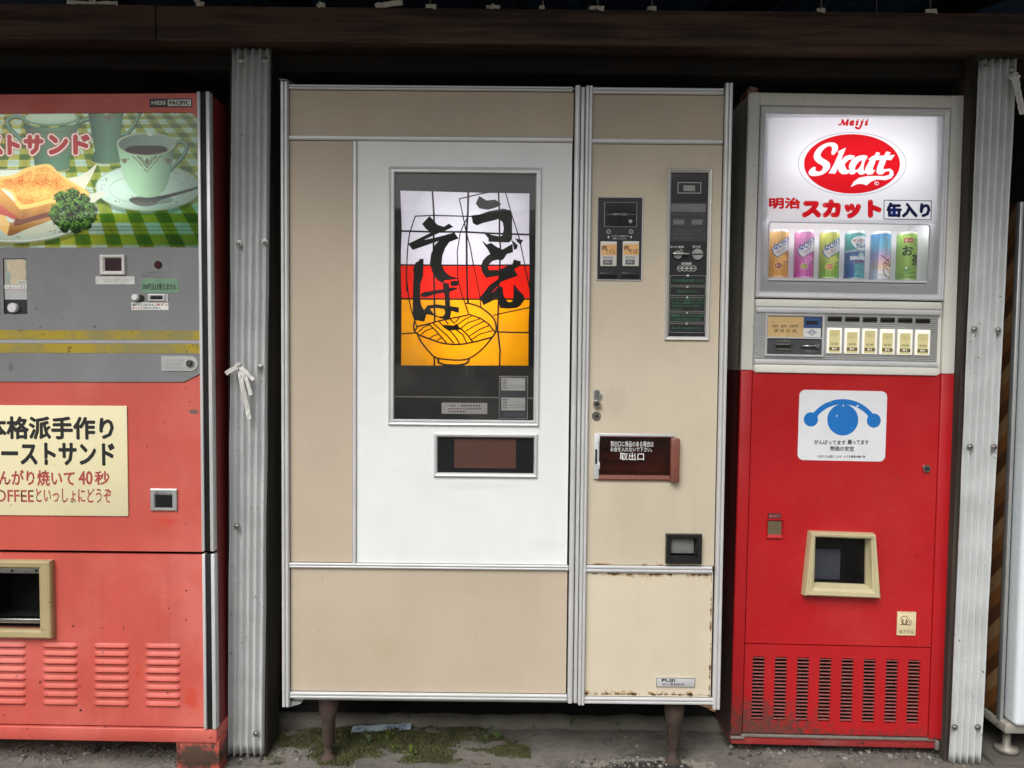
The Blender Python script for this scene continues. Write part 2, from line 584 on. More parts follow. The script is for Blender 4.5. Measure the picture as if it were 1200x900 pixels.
# ------------------------------------------------------------------ the ground
_lat = rng.random((64, 64))
def vnoise(x, y):
    xi, yi = np.floor(x).astype(int), np.floor(y).astype(int)
    fx, fy = x - xi, y - yi
    fx, fy = fx * fx * (3 - 2 * fx), fy * fy * (3 - 2 * fy)
    g = lambda a, b: _lat[a % 64, b % 64]
    return (g(xi, yi) * (1 - fx) + g(xi + 1, yi) * fx) * (1 - fy) + (g(xi, yi + 1) * (1 - fx) + g(xi + 1, yi + 1) * fx) * fy
def fbm(x, y, o=4):
    return sum(vnoise(np.asarray(x) * 2 ** k + 7 * k, np.asarray(y) * 2 ** k + 3 * k) / 2 ** k for k in range(o)) / sum(1 / 2 ** k for k in range(o))
def ground_z(x, y):
    e = np.clip(np.minimum(2.2 - np.abs(x), np.minimum(y - .5, 3.0 - y)) / .3, 0, 1)
    return (fbm(x * 5, y * 5) - .5) * .014 * e + (fbm(x * 40, y * 40, 3) - .5) * .006 * e


def ground_at(px, py):
    d = ray(px, py)
    p = CAM + d * (-CAM[2] / d[2])
    return Vector((p[0], p[1], float(ground_z(p[0], p[1]))))


def ground_mat():
    t = NT('packed_dirt_and_worn_concrete')
    a = t.mix(t.ramp(t.noise(3.2, 6), .32, .68), srgb(92, 88, 82), srgb(128, 123, 115))
    a = t.mix(t.ramp(t.noise(46, 5, .7, off=(1, 1, 1)), .45, .75, 0, .7), a, srgb(66, 62, 56))
    a = t.mix(t.ramp(t.noise(260, 2, off=(2, 1, 1)), .66, .74, 0, .7), a, srgb(168, 164, 156))
    a = t.mix(t.ramp(t.noise(180, 2, off=(7, 1, 1)), .66, .74, 0, .7), a, srgb(40, 38, 34))
    a = t.mix(t.ramp(t.noise(5, 5, .7, off=(12, 4, 0)), .52, .66, 0, .6), a, srgb(62, 60, 48))
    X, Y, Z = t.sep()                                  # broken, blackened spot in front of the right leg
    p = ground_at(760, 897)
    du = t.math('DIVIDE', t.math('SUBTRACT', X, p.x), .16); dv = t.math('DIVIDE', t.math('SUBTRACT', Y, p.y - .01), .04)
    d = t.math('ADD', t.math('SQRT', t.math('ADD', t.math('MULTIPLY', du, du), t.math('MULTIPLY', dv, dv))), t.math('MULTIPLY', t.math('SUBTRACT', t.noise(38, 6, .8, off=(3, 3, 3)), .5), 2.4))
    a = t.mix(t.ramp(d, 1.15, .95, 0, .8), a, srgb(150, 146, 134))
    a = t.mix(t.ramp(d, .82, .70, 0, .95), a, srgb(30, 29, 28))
    t.l(a, t.b.inputs['Base Color'])
    t.b.inputs['Roughness'].default_value = .92
    t.bump(t.math('ADD', t.noise(60, 6, .7), t.math('MULTIPLY', t.noise(240, 3), .6)), .7, .006)
    return t.mat


def axis(a, b, st, far):
    m = list(np.arange(a, b + st / 2, st))
    l, r, k = [], [], st
    while m[0] - sum(l) > -far:
        k *= 1.7; l.append(k)
    k = st
    while m[-1] + sum(r) < far:
        k *= 1.7; r.append(k)
    L = [m[0] - x for x in np.cumsum(l)[::-1]]
    Rr = [m[-1] + x for x in np.cumsum(r)]
    return np.array(L + m + Rr)


gx, gy = axis(-2.2, 2.2, .022, 400), axis(.5, 3.0, .022, 400)
XX, YY = np.meshgrid(gx, gy)
ZZ = ground_z(XX, YY)
ni, nj = XX.shape
g = MB()
g.add(np.stack([XX.ravel(), YY.ravel(), ZZ.ravel()], 1), [(i * nj + j, i * nj + j + 1, (i + 1) * nj + j + 1, (i + 1) * nj + j) for i in range(ni - 1) for j in range(nj - 1)], 0, True)
g.build('ground', ground_mat(), kind='structure')

# low concrete kerb that the noodle machine backs onto
k = MB()
kx = np.arange(-.70, .66, .02)
prof = [(2.180, -.02), (2.184, .006), (2.192, .018), (2.204, .024), (2.222, .025), (2.236, .022), (2.244, .008), (2.248, -.02)]
V = []
for x in kx:
    for (y, z) in prof:
        V.append((x, y + (float(fbm(x * 14, y * 14)) - .5) * .016, z + (float(fbm(x * 22 + 5, y * 22)) - .5) * .010))
n = len(prof)
k.add(V, [(i * n + j, (i + 1) * n + j, (i + 1) * n + j + 1, i * n + j + 1) for i in range(len(kx) - 1) for j in range(n - 1)], 0, True)
k.build('kerb', paint('stained_concrete', srgb(104, 100, 91), .9, 0, .25, 7, .25, specks=(srgb(70, 84, 58), .12, 30), bump=.6), kind='structure')

# near-black sheet behind the kerb: shade of the gap put into its colour
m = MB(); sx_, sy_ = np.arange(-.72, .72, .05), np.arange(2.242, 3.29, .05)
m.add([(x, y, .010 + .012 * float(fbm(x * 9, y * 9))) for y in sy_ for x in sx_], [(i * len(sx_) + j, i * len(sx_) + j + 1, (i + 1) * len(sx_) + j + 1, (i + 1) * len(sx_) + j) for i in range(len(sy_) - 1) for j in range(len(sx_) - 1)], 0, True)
m.build('gap_shade_sheet', paint('painted_gap_shade', srgb(30, 28, 26), .9, 0, .3, 20, .2, bump=.6), kind='structure')
# made-up ridge behind the camera, added to darken the pane reflections
m = MB(); rx_ = np.linspace(-160, 160, 120)
m.add([(x, -58 - 10 * k_, (-1, 5 + 7 * float(fbm(x * .04 + 9, 3)), 9 + 11 * float(fbm(x * .025, 8)))[k_]) for k_ in range(3) for x in rx_], [(k_ * 120 + j, k_ * 120 + j + 1, (k_ + 1) * 120 + j + 1, (k_ + 1) * 120 + j) for k_ in range(2) for j in range(119)], 0, True)
m.build('added_ridge', paint('added_ridge_green', srgb(70, 84, 62), .95, 0, .4, .2, bump=0), kind='structure')

# moss: one mass of tiny cushions and tufts
mo = MB()
cnt = 0
while cnt < 15000:
    x, y = random.uniform(-.66, .06), random.uniform(1.985, 2.195)
    px_ = 600 + x / y * FPX
    m_ = float(fbm(x * 9 + 30, y * 16 + 4)) + .10 * (1 - abs(x + .34) / .36) + .08 * (1 - abs(y - 2.11) / .1)
    if px_ < 425: m_ -= .03
    if m_ < .545: continue
    cnt += 1
    z = float(ground_z(x, y)) + max(0, (m_ - .545)) * .035
    h, r, a = random.uniform(.001, .0042), random.uniform(.0012, .0032), random.uniform(0, 6.28)
    P = [(x + r * math.cos(a + q * 2.094), y + r * math.sin(a + q * 2.094), z - .003) for q in range(3)] + [(x + random.uniform(-.003, .003), y + random.uniform(-.003, .003), z + h)]
    mo.add(P, [(0, 1, 3), (1, 2, 3), (2, 0, 3)], 0 if random.random() < .72 else 1)
o = mo.build('moss', [paint('dark_moss', srgb(62, 66, 36), .9, 0, .35, 40, .2), paint('dry_moss', srgb(92, 90, 52), .9, 0, .3, 40, .2)], kind='stuff')
tag(o, 'dark green moss growing on the dirt under the noodle machine', 'moss')

# loose grit and pebbles along the bases
gr = MB()
ico = bmesh.new(); bmesh.ops.create_icosphere(ico, subdivisions=1, radius=1)
IV = [p.co.copy() for p in ico.verts]; ico.verts.index_update(); IF = [[q.index for q in f.verts] for f in ico.faces]; ico.free()
def pebble(x, y, s):
    k = Vector((random.uniform(.7, 1.3), random.uniform(.7, 1.3), random.uniform(.45, .85))) * s
    rot = Matrix.Rotation(random.uniform(0, 6.28), 3, 'Z')
    z = float(ground_z(x, y))
    gr.add([rot @ Vector((p.x * k.x * random.uniform(.75, 1.2), p.y * k.y * random.uniform(.75, 1.2), p.z * k.z)) + Vector((x, y, z + k.z * .4)) for p in IV], IF, random.choice((0, 0, 0, 1, 1, 2)))
for q in range(1500):
    t_ = random.random()
    if t_ < .30: x, y = random.uniform(.6, 1.25), random.gauss(2.07, .03)
    elif t_ < .55: x, y = random.uniform(-1.35, -.75), random.gauss(2.04, .03)
    elif t_ < .75: x, y = random.uniform(-.8, -.45), random.gauss(2.05, .05)
    elif t_ < .9: x, y = random.uniform(.15, .55), random.gauss(2.0, .02)
    else: x, y = random.uniform(-1.4, 1.5), random.uniform(1.9, 2.15)
    pebble(x, y, min(.008, random.expovariate(1 / .0016) + .0007))
o = gr.build('gravel', [paint('grey_grit', srgb(120, 116, 110), .9, 0, .3, 50), paint('dark_grit', srgb(62, 60, 56), .9, 0, .3, 50), paint('pale_grit', srgb(142, 138, 130), .9, 0, .2, 50)], kind='stuff')
tag(o, 'loose grit and small pebbles along the machine bases', 'gravel')

# ------------------------------------------------------------------ the shelter over the machines
shelter = thing('vending_shelter', 'dark timber shelter with corrugated clad posts over the row of vending machines', 'shelter', loc=(0, 2.05, 0))
def sb(mb, name, mat, parent=shelter):
    o = mb.build(name, mat)
    o.parent = parent
    o.matrix_parent_inverse = Matrix.Translation((0, -2.05, 0)) if parent is shelter else Matrix.Identity(4)
    return o
def at(px, py, Y):
    d = ray(px, py)
    p = CAM + d * (Y / d[1])
    return (p[0], p[2])

WD = wood('dark_stained_beam', srgb(104, 80, 66), srgb(44, 34, 29), 'x', .7)
WP = wood('weathered_post_timber', srgb(74, 68, 60), srgb(38, 34, 30), 'z', .85)
WB = wood('black_boards', srgb(44, 37, 32), srgb(20, 17, 15), 'x', .9)
ztop, zbot = 1.962, 1.874
xj = at(182, 30, 1.985)[0]
sb(MB().box((-3.0, xj - .001, zbot, ztop), 1.985, 2.085, .003), 'beam', WD)
sb(MB().box((xj + .001, 3.0, zbot - .001, ztop - .001), 1.986, 2.085, .003), 'beam', WD)
sb(MB().box((-3.0, 3.0, zbot - .048, zbot - .002), 2.06, 2.15, .003), 'beam', WB)

# roof: corrugated sheet falling towards the front, rafters and purlin under it
rf = MB()
xs = np.arange(-3.0, 3.001, .0095)
ROOF = lambda y: 2.075 + .206 * (y - 1.62)
ys = [1.30, 2.2, 2.8, 3.4]
V = [(x, y, ROOF(y) + .007 * math.sin(x / .076 * 6.283) + dz) for dz in (0, .0012) for y in ys for x in xs]
nx = len(xs)
for lay in range(2):
    for a in range(len(ys) - 1):
        b0 = lay * len(ys) * nx + a * nx
        rf.f += [[b0 + j, b0 + j + 1, b0 + nx + j + 1, b0 + nx + j] for j in range(nx - 1)]
rf.v = V; rf.m = [0] * len(rf.f); rf.sm = [True] * len(rf.f)
sb(rf, 'roof', paint('navy_roof_sheet', srgb(104, 136, 170), .5, .1, .15, 5, .1, specks=(srgb(60, 44, 36), .08, 30)))
for px_ in (-260, 70, 318, 905, 1155, 1500):
    x = at(px_, 10, 2.4)[0]
    m = MB()
    y0, y1 = 1.36, 3.38
    V = [(x + a * .024, y, ROOF(y) - .012 - b) for y in (y0, y1) for a, b in ((-1, 0), (1, 0), (1, .055), (-1, .055))]
    m.add(V, [(0, 1, 2, 3), (7, 6, 5, 4), (0, 4, 5, 1), (1, 5, 6, 2), (2, 6, 7, 3), (3, 7, 4, 0)])
    sb(m, 'rafter', WB)
m = MB()
for q in range(15):
    z0 = q * .17
    m.box((-3.0, 3.0, z0, min(z0 + .167, 2.43)), 3.30 + (q % 2) * .004, 3.33)
sb(m, 'back_wall', WB)
for sx in (-1, 1):
    x0, x1 = sx * 3.0 - .012, sx * 3.0 + .012
    w_ = MB()
    w_.add([(x, y, z) for x in (x0, x1) for y, z in ((2.05, 0), (3.3, 0), (3.3, ROOF(3.3) - .01), (2.05, ROOF(2.05) - .01))], [(0, 1, 2, 3), (7, 6, 5, 4), (0, 4, 5, 1), (1, 5, 6, 2), (2, 6, 7, 3), (3, 7, 4, 0)])
    sb(w_, 'side_wall', WB)

def hexa(m, tl, tr, bl, br, z0, z1, y0, y1):
    V = [(tl, y0, z1), (tr, y0, z1), (br, y0, z0), (bl, y0, z0), (tl, y1, z1), (tr, y1, z1), (br, y1, z0), (bl, y1, z0)]
    return m.add(V, [(0, 1, 2, 3), (7, 6, 5, 4), (0, 4, 5, 1), (1, 5, 6, 2), (2, 6, 7, 3), (3, 7, 4, 0)])

def post(ptl, ptr, pbl, pbr, wx0, wx1, wy0, wy1, screws, seed):
    """timber post with a corrugated sheet screwed to its face; corners are photo pixels on the sheet plane"""
    Y = 2.012
    TL, TR, BL, BR = (at(*p, Y) for p in (ptl, ptr, pbl, pbr))
    m = MB()
    zb = -.02
    hexa(m, TL[0] - wx0, TR[0] + wx1, BL[0] - wx0, BR[0] + wx1, zb, zbot, wy0, wy1)
    p = sb(m, 'post', WP)
    rr = random.Random(seed)
    nu, nv = 73, 70
    V = []
    for lay in (0, 1):
        for b in range(nv):
            for a in range(nu):
                s_, t_ = a / (nu - 1), b / (nv - 1)
                x = (TL[0] * (1 - s_) + TR[0] * s_) * (1 - t_) + (BL[0] * (1 - s_) + BR[0] * s_) * t_
                z = (TL[1] * (1 - s_) + TR[1] * s_) * (1 - t_) + (BL[1] * (1 - s_) + BR[1] * s_) * t_
                x += .0035 * (float(fbm(s_ * 2 + seed, t_ * 9, 3)) - .5) * (1 if a in (0, nu - 1) else .6)
                y = Y - .0070 * math.cos(2 * math.pi * (5.25 * s_ + .1)) + (float(fbm(s_ * 3 + seed * 3, t_ * 14, 3)) - .5) * .003
                if b == nv - 1: z += .004 * (float(fbm(s_ * 7, seed)) - .5)
                V.append((x, y + lay * .0009, z))
    F = []
    for lay in range(2):
        o_ = lay * nu * nv
        F += [(o_ + b * nu + a, o_ + b * nu + a + 1, o_ + (b + 1) * nu + a + 1, o_ + (b + 1) * nu + a) for b in range(nv - 1) for a in range(nu - 1)]
    for b in range(nv - 1):
        for a in (0, nu - 1): F.append((b * nu + a, (b + 1) * nu + a, nu * nv + (b + 1) * nu + a, nu * nv + b * nu + a))
    for a in range(nu - 1):
        for b in (0, nv - 1): F.append((b * nu + a, b * nu + a + 1, nu * nv + b * nu + a + 1, nu * nv + b * nu + a))
    c = MB().add(V, F, 0, True)
    o = c.build('cladding_sheet', M['galv'], p)
    for sxy in screws:
        x, z = at(*sxy, Y - .01)
        s_ = MB()
        s_.lathe([(.0086, 0), (.0086, -.0012), (.0048, -.0016), (.0046, -.0038), (.003, -.0046), (.0001, -.0048)], n=14)
        s_.sm = [False] * len(s_.sm)
        s_.v = [(x + v[0], Y - .0085 + v[2], z + v[1]) for v in s_.v]
        s_.box((x - .0045, x + .0045, z - .0007, z + .0007), Y - .0137, Y - .0130, m=1)
        s_.build('screw', [M['screw'], M['dark']], p)
    return p

post((272.6, 58), (316.6, 58), (268.2, 884), (309.5, 884), .011, .002, 2.024, 2.135,
     [(283, 69.5), (311, 69.5), (279.5, 285), (310, 284), (283, 438), (305, 430), (277.5, 617), (300, 860)], 1)
post((1146, 70), (1192.5, 70), (1111, 894), (1149.6, 894), .004, .004, 2.024, 2.128,
     [(1155, 78), (1186, 80), (1142, 386), (1170, 387), (1137, 524), (1165, 524), (1119, 852.5), (1146, 852.5)], 2)


# ------------------------------------------------------------------ toast sandwich machine (left, cut by the frame)
def frame_prof(d, inner):
    return [(0, 0), (0, -d), (.22, -d * 1.25), (.5, -d * .75), (.8, -d * 1.0), (1, -d * .6), (1, inner)]

def shell(m, r, y0, y1, t=.004, mi=0):
    a, b, c, d = r
    m.box((a, a + t, c, d), y0, y1, m=mi); m.box((b - t, b, c, d), y0, y1, m=mi)
    m.box((a + t, b - t, d - t, d), y0, y1, m=mi); m.box((a + t, b - t, c, c + t), y0, y1, m=mi)
    m.box((a + t, b - t, c + t, d - t), y1 - t, y1, m=mi)
    return m

S = Frame(-1.609, -0.37, -0.359, 232, 893, 1.985)
snd = thing('sandwich_vending_machine', 'coral red vending machine with a lit toast and coffee picture, cut by the left edge', 'vending machine', S)
sr, sl = S.rect, S.loc
CORAL = srgb(194, 84, 72)
_g = sl(226, 482); _g2 = sl(120, 848); _rp = sl(196, 612); _rp2 = sl(225, 820)
coral = paint('faded_coral_paint', CORAL, .42, 0, .06, 4, .04, specks=(srgb(70, 36, 32), .045, 60), streak=.12, scratch=.5, bump=.04,
              fade=(srgb(218, 122, 110), .5),
              patches=[(_g[0], _g[1], .016, .008, srgb(92, 84, 80), .9), (_rp[0], _rp[1], .026, .012, srgb(196, 70, 50), .7)])
coral_low = paint('faded_coral_paint_low', CORAL, .42, 0, .07, 4, .05, specks=(srgb(60, 32, 28), .06, 60), streak=.18, scratch=.6, bump=.05,
                  fade=(srgb(222, 130, 118), .5), patches=[(_rp2[0], _rp2[1], .02, .035, srgb(198, 72, 54), .8), (sl(162, 790)[0], sl(162, 790)[1], .012, .03, srgb(200, 70, 54), .5)])
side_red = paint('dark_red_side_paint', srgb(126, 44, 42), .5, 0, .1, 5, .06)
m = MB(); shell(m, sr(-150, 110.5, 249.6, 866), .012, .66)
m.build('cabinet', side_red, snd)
pic = sr(-142, 132.5, 233.6, 290)
port = sr(-36, 664, 50, 736)
m = MB(); m.plate(sr(-150, 110.5, 235.2, 644.6), [pic], 0, .011)
c0 = (pic[1], pic[3]); rad = .030
m.prism([c0, (c0[0] - rad, c0[1])] + [(c0[0] - rad + rad * math.sin(math.radians(a)), c0[1] - rad + rad * math.cos(math.radians(a))) for a in range(10, 90, 10)] + [(c0[0], c0[1] - rad)], -.0004, .002)
udoor = m.build('upper_door', coral, snd)
m = MB(); m.plate(sr(-150, 648.3, 241.6, 848.6), [port], 0, .011)
def louver(m, r, h=.0048):
    a, b, c, d = r
    nu, nv = 15, 6
    V = []
    for j in range(nv):
        for i in range(nu):
            s_, t_ = i / (nu - 1), j / (nv - 1)
            e = min(1, min(s_, 1 - s_) * (b - a) / .006) ** .5
            V.append((a + (b - a) * s_, -.0003 - h * e * math.sin(t_ * math.pi / 2) * (1 if j < nv - 1 else 0.0), d + (c - d) * min(1, t_ * 1.12)))
    m.add(V, [(j * nu + i, j * nu + i + 1, (j + 1) * nu + i + 1, (j + 1) * nu + i) for j in range(nv - 1) for i in range(nu - 1)], 0, True)
    m.box((a + .003, b - .003, c - .0012, c + .0006), -.0012, -.0002, m=1)
for cx0, cx1, y0_, y1_ in ((-72, -32, 751, 826), (-12, 30.5, 751, 827), (50.5, 91, 751.6, 828), (110.5, 151, 752, 829), (170.5, 211.5, 752.5, 830)):
    for q in range(8):
        yc = y0_ + (y1_ - y0_) * (q + .5) / 8
        louver(m, sr(cx0, yc - 3.4, cx1, yc + 2.4))
ldoor = m.build('lower_door', [coral_low, M['dark']], snd)
m = MB(); m.box(sr(-150, 851, 254.8, 866.5), -.004, .6, .002)
m.build('base_strip', coral_low, snd)
for ya, yb, xa, xb, xc, xd in ((108, 645.2, 235.3, 237.6, 248.2, 251.0),):
    pass
_t0, _t1 = sr(235.4, 108.5, 249.9, 645), sr(239.6, 648.5, 254.2, 852.5)
for r in (_t0, _t1):
    w = r[1] - r[0]
    m = MB()
    m.box((r[0], r[0] + w * .24, r[2], r[3]), -.010, .011, .0012)
    m.box((r[0] + w * .24, r[0] + w * .70, r[2], r[3]), -.006, .011, .001, m=1)
    m.box((r[0] + w * .70, r[1], r[2], r[3]), -.010, .011, .0012)
    m.build('edge_trim', [M['alu'], M['mask']], snd)
sp = MB(); sp.box((sr(255, 0, 256, 1)[0], sr(255, 0, 257, 1)[1], _t0[2], _t0[3]), .012, .016)
m = MB(); r = sr(207, 868, 257, 893)
m.box((r[0], r[1], -.005, r[3]), .0, .05, .002)
m.ring(r, grow(r, -.006), [(0, .0), (0, -.0015), (1, -.0015), (1, 0)])
m.build('support_foot', paint('rusting_coral_bracket', CORAL, .6, 0, .1, 9, .1, bump=.3, patches=[((r[0] + r[1]) / 2, r[2] + .014, .09, .045, srgb(70, 52, 42), 1.0)], specks=(srgb(90, 54, 40), .1, 60)), snd)
m = MB(); r = sr(-150, 868, -110, 893)
m.box((r[0], r[1], -.005, r[3]), .0, .05, .002); m.build('support_foot', M['rustmetal'], snd)

# grey fascia with its stripes
gp = [sl(-150, 290.2), sl(236.6, 290.2), sl(237.2, 437), sl(216, 447.4), sl(-150, 447.0)]
win = sr(5, 303, 32.5, 368)
m = MB()
m.prism([gp, [(win[0], win[2]), (win[1], win[2]), (win[1], win[3]), (win[0], win[3])]], -.0030, 0)
grey = paint('grey_fascia_paint', srgb(122, 123, 125), .45, 0, .06, 5, .06, specks=(srgb(80, 78, 76), .04, 50), streak=.06, fade=(srgb(140, 140, 141), .5), scratch=.5, patches=[(sl(62, 355)[0], sl(62, 355)[1], .06, .06, srgb(116, 116, 118), .5), (sl(14, 430)[0], sl(14, 430)[1], .006, .012, srgb(90, 88, 88), .7)])
fas = m.build('grey_fascia', grey, snd)
def worn_yellow():
    t = NT('worn_yellow_stripe')
    t.l(t.mix(t.ramp(t.noise(7, 6, .7), .44, .58), srgb(164, 142, 34), srgb(136, 128, 76)), t.b.inputs['Base Color'])
    t.l(t.mix(t.ramp(t.noise(26, 6, .75, off=(1, 0, 3)), .60, .65), (1, 1, 1, 1), (.2, .2, .2, 1)), t.b.inputs['Alpha'])
    t.b.inputs['Roughness'].default_value = .5
    return t.mat
m = MB()
m.box(sr(-150, 386.8, 236.2, 397.6), -.0036, -.003); m.box(sr(-150, 402.5, 236.4, 413.6), -.0036, -.003)
m.box(sr(-150, 398.2, 236.2, 402), -.0034, -.003, m=1)
m.build('stripe', [worn_yellow(), paint('pale_stripe', srgb(158, 158, 158), .5, 0, .05, 9)], fas)
m = MB(); m.recess(grow(win, -.0005), -.003, .004)
wr = m.build('item_window', M['black'], snd)
m = MB()
m.box(sr(5.5, 303.5, 32, 335), -.0005, .001, m=0)
a = [sl(8, 305), sl(27, 303.5), sl(31, 308), sl(30, 314), sl(32, 320), sl(28, 332), sl(30, 334), sl(12, 333), sl(13, 322), sl(9, 316)]
m.prism(a, -.0012, 0, m=1)
m.box(sr(21, 328.5, 32, 333), -.0016, -.001, m=2)
m.text('¥350', sr(22.5, 329.2, 31, 332.4), -.0018, 3)
m.box(sr(5.5, 334, 32, 338.5), -.0014, 0, m=2)
m.text('ハムトースト', sr(7, 334.6, 31, 338), -.0016, 3)
m.box(sr(5.5, 339, 32, 351), -.0006, 0, m=4)
m.box(sr(5.5, 351, 32, 367.6), -.0006, 0, m=5)
m.build('price_card', [paint('pale_green_card', srgb(160, 172, 162), .5, 0, .1, 40), paint('torn_cream_paper', srgb(204, 190, 164), .7, 0, .07, 60), M['ink_white'], M['ink'], M['alu_dull'], M['black']], wr)
c = sl(17, 361)
m = MB(); m.cyl(c, .0125, -.011, 0, 24, bev=.002)
m.build('push_button', paint('white_button', srgb(214, 214, 218), .3, 0, .02, 9), snd)
o_ = sr(119, 299, 148, 322.5); i_ = sr(124.3, 303, 143.8, 317.8)
m = MB(); m.ring(o_, i_, [(0, -.003), (0, -.008), (.25, -.010), (.7, -.0095), (1, -.005), (1, -.003)])
d_ = m.build('digit_display', paint('white_bezel', srgb(214, 212, 206), .4, 0, .04, 40), snd)
m = MB(); m.box(grow(i_, .0005), -.0048, -.003); m.build('display_window', paint('dark_maroon_lens', srgb(52, 30, 36), .15, 0, .05, 20), d_)
m = MB(); m.prism(rrect(sr(113, 324, 158.8, 333.4), .003), -.0042, -.003)
x_ = m.build('sticker', paint('worn_white_sticker', srgb(206, 206, 202), .5, 0, .12, 60, .1), snd)
m = MB(); m.text('つり銭切れ', sr(121, 325.8, 152, 331.6), -.0044); m.build('lettering', paint('faded_grey_ink', srgb(168, 168, 166), .5, 0, .05, 30), x_)
m = MB(); m.cyl(sl(186, 310.4), .0098, -.007, -.003, 20, bev=.002); m.build('lamp', paint('dark_red_lens', srgb(66, 22, 28), .2, 0, .1, 50), snd)
m = MB(); m.box(sr(166.8, 326.6, 210, 343), -.0038, -.003)
x_ = m.build('tape_note', paint('green_tape', srgb(110, 150, 118), .45, 0, .08, 30), snd)
m = MB(); m.text('500円玉は使えません', sr(167.6, 332.2, 208, 340), -.004, bold=.0002); m.build('lettering', M['ink'], x_)
m = MB(); m.text('つり銭切れのとき', sr(167, 318, 200, 321.4), -.0033); m.text('使用できません', sr(167, 322.4, 196, 325.4), -.0033); m.build('lettering', paint('faded_print', srgb(104, 104, 106), .5, 0, .1, 40), fas)
m = MB(); m.cyl(sl(166, 349.6), .0088, -.006, -.003, 20, m=1, bev=.001); m.cyl(sl(161.2, 349), .0088, -.016, -.005, 20, bev=.002)
m.build('return_button', [M['white'], M['black']], snd)
o_ = sr(174.8, 344.8, 194.6, 353.3); i_ = sr(177.6, 347.2, 191.8, 351.2)
m = MB(); m.ring(o_, i_, [(0, -.003), (0, -.0065), (.5, -.008), (1, -.006), (1, -.003)]); m.box(grow(i_, .0005), -.0038, -.003, m=1)
m.box(sr(194.6, 344.6, 198, 353.4), -.0045, -.003, m=2)
m.build('coin_slot', [M['alu'], M['dark'], M['alu_dull']], snd)
m = MB(); m.box(sr(155, 354.6, 198.2, 363.4), -.004, -.003)
x_ = m.build('sticker', M['ink_white'], snd)
m = MB(); m.text('詰まってしまいます。', sr(156.2, 355.6, 182, 358.8), -.0042, 0, bold=.00015); m.text('1枚ずつ', sr(183.4, 355.4, 197, 358.8), -.0042, 1, bold=.0002)
m.text('ゆっくり', sr(156.2, 359.4, 167.6, 362.6), -.0042, 1, bold=.0002); m.text('入れてください。', sr(168.4, 359.4, 189.4, 362.6), -.0042, 0, bold=.00015)
m.build('lettering', [M['ink'], M['ink_red']], x_)
r = sr(190, 417.2, 232.6, 434.8)
m = MB(); m.prism(rrect(r, (r[3] - r[2]) * .49, 8, only=(0, 3)), -.0048, -.003)
lk = m.build('lock_plate', M['alu_dull'], snd)
m = MB(); c = sl(224, 425.8); m.cyl(c, .0105, -.0085, -.0045, 24, bev=.001); m.cyl(c, .0072, -.0105, -.0085, 24, m=1, bev=.001); m.cyl(c, .0035, -.0125, -.0105, 16, bev=.001); m.box((c[0] - .0012, c[0] + .0003, c[1] - .002, c[1] + .002), -.0127, -.0124, m=1)
m.build('lock', [M['steel'], M['black']], lk)
m = MB()
for q, s_ in enumerate(('このとびらの鍵は', 'かならず閉めて', 'ください')): m.text(s_, sr(196, 421 + q * 4, 214 + (q < 1) * 2, 423.6 + q * 4), -.005)
m.build('lettering', paint('faint_grey_print', srgb(140, 140, 142), .5, 0, .05, 30), lk)

# cream menu sign
r = sr(-62, 475, 150.2, 603.8)
m = MB(); m.box(r, -.0035, 0, .0008)
sg = m.build('menu_sign', paint('cream_sign_board', srgb(230, 221, 180), .45, 0, .03, 4, .03, specks=(srgb(120, 110, 90), .02, 60)), snd)
m = MB()
m.text('本格派手作り', sr(-17, 487.8, 134.4, 515), -.0038, 0, bold=.0022)
m.text('トーストサンド', sr(-15, 518.4, 135.4, 545.2), -.0038, 0, bold=.0022)
m.text('こんがり焼いて', sr(-14, 550.5, 88.6, 569), -.0038, 1, bold=.0009)
m.text('40', sr(93, 551.5, 109.6, 568), -.0038, 1, bold=.0009)
m.text('秒', sr(112, 551.5, 129.6, 568), -.0038, 1, bold=.0009)
m.text('COFFEE', sr(-16, 573.5, 41, 588), -.0038, 2, bold=.0006)
m.text('といっしょにどうぞ', sr(43, 571.5, 131.4, 589), -.0038, 2, bold=.0006)
def peeling(name, col, thr):
    t = NT(name)
    t.b.inputs['Base Color'].default_value = col
    t.l(t.ramp(t.noise(55, 5, .7), thr, thr + .015, 1, 0), t.b.inputs['Alpha'])
    return t.mat
m.build('lettering', [peeling('black_vinyl_letters', srgb(28, 29, 30), .66), peeling('red_vinyl_letters', srgb(168, 66, 64), .61), peeling('peeling_red_letters', srgb(172, 78, 74), .545)], sg)
# coin return and pick-up port
o_ = sr(177, 572.6, 208.2, 598); i_ = sr(182.6, 580, 202.4, 594.6)
m = MB(); m.ring(o_, i_, [(0, 0), (0, -.004), (.15, -.0055), (.8, -.0055), (1, -.002), (1, .02)]); 
cr = m.build('coin_return', M['alu_dull'], snd)
m = MB(); m.box(grow(i_, .0005), -.0022, -.0006); m.build('return_flap', M['black_gloss'], cr)
m = MB(); m.text('返却口', sr(182, 575, 202, 578.4), -.0058); m.build('lettering', M['ink'], cr)
o_ = sr(-46, 655, 64.4, 745.4)
KHAKI = paint('khaki_plastic', srgb(168, 152, 112), .5, 0, .07, 12, .06, specks=(srgb(96, 84, 62), .05, 60))
m = MB(); m.ring(o_, port, [(0, 0), (0, -.012), (.08, -.0165), (.25, -.018), (.8, -.017), (1, -.012), (1, .012)])
pp = m.build('pickup_port', KHAKI, snd)
m = MB(); m.recess(port, .011, .16); m.build('port_chute', M['dark'], pp)
m = MB(); b_ = sr(-36, 726, 49, 731); m.box(b_, .006, .03, .0008); m.build('port_sill', M['steel'], pp)
m = MB(); a_ = sr(-36, 664.5, 49, 672.5); m.box(a_, .006, .011, .0008)
for q in (-20, 12.5, 41):
    m.cyl(sl(q, 669.5), .003, .004, .006, 10, m=1)
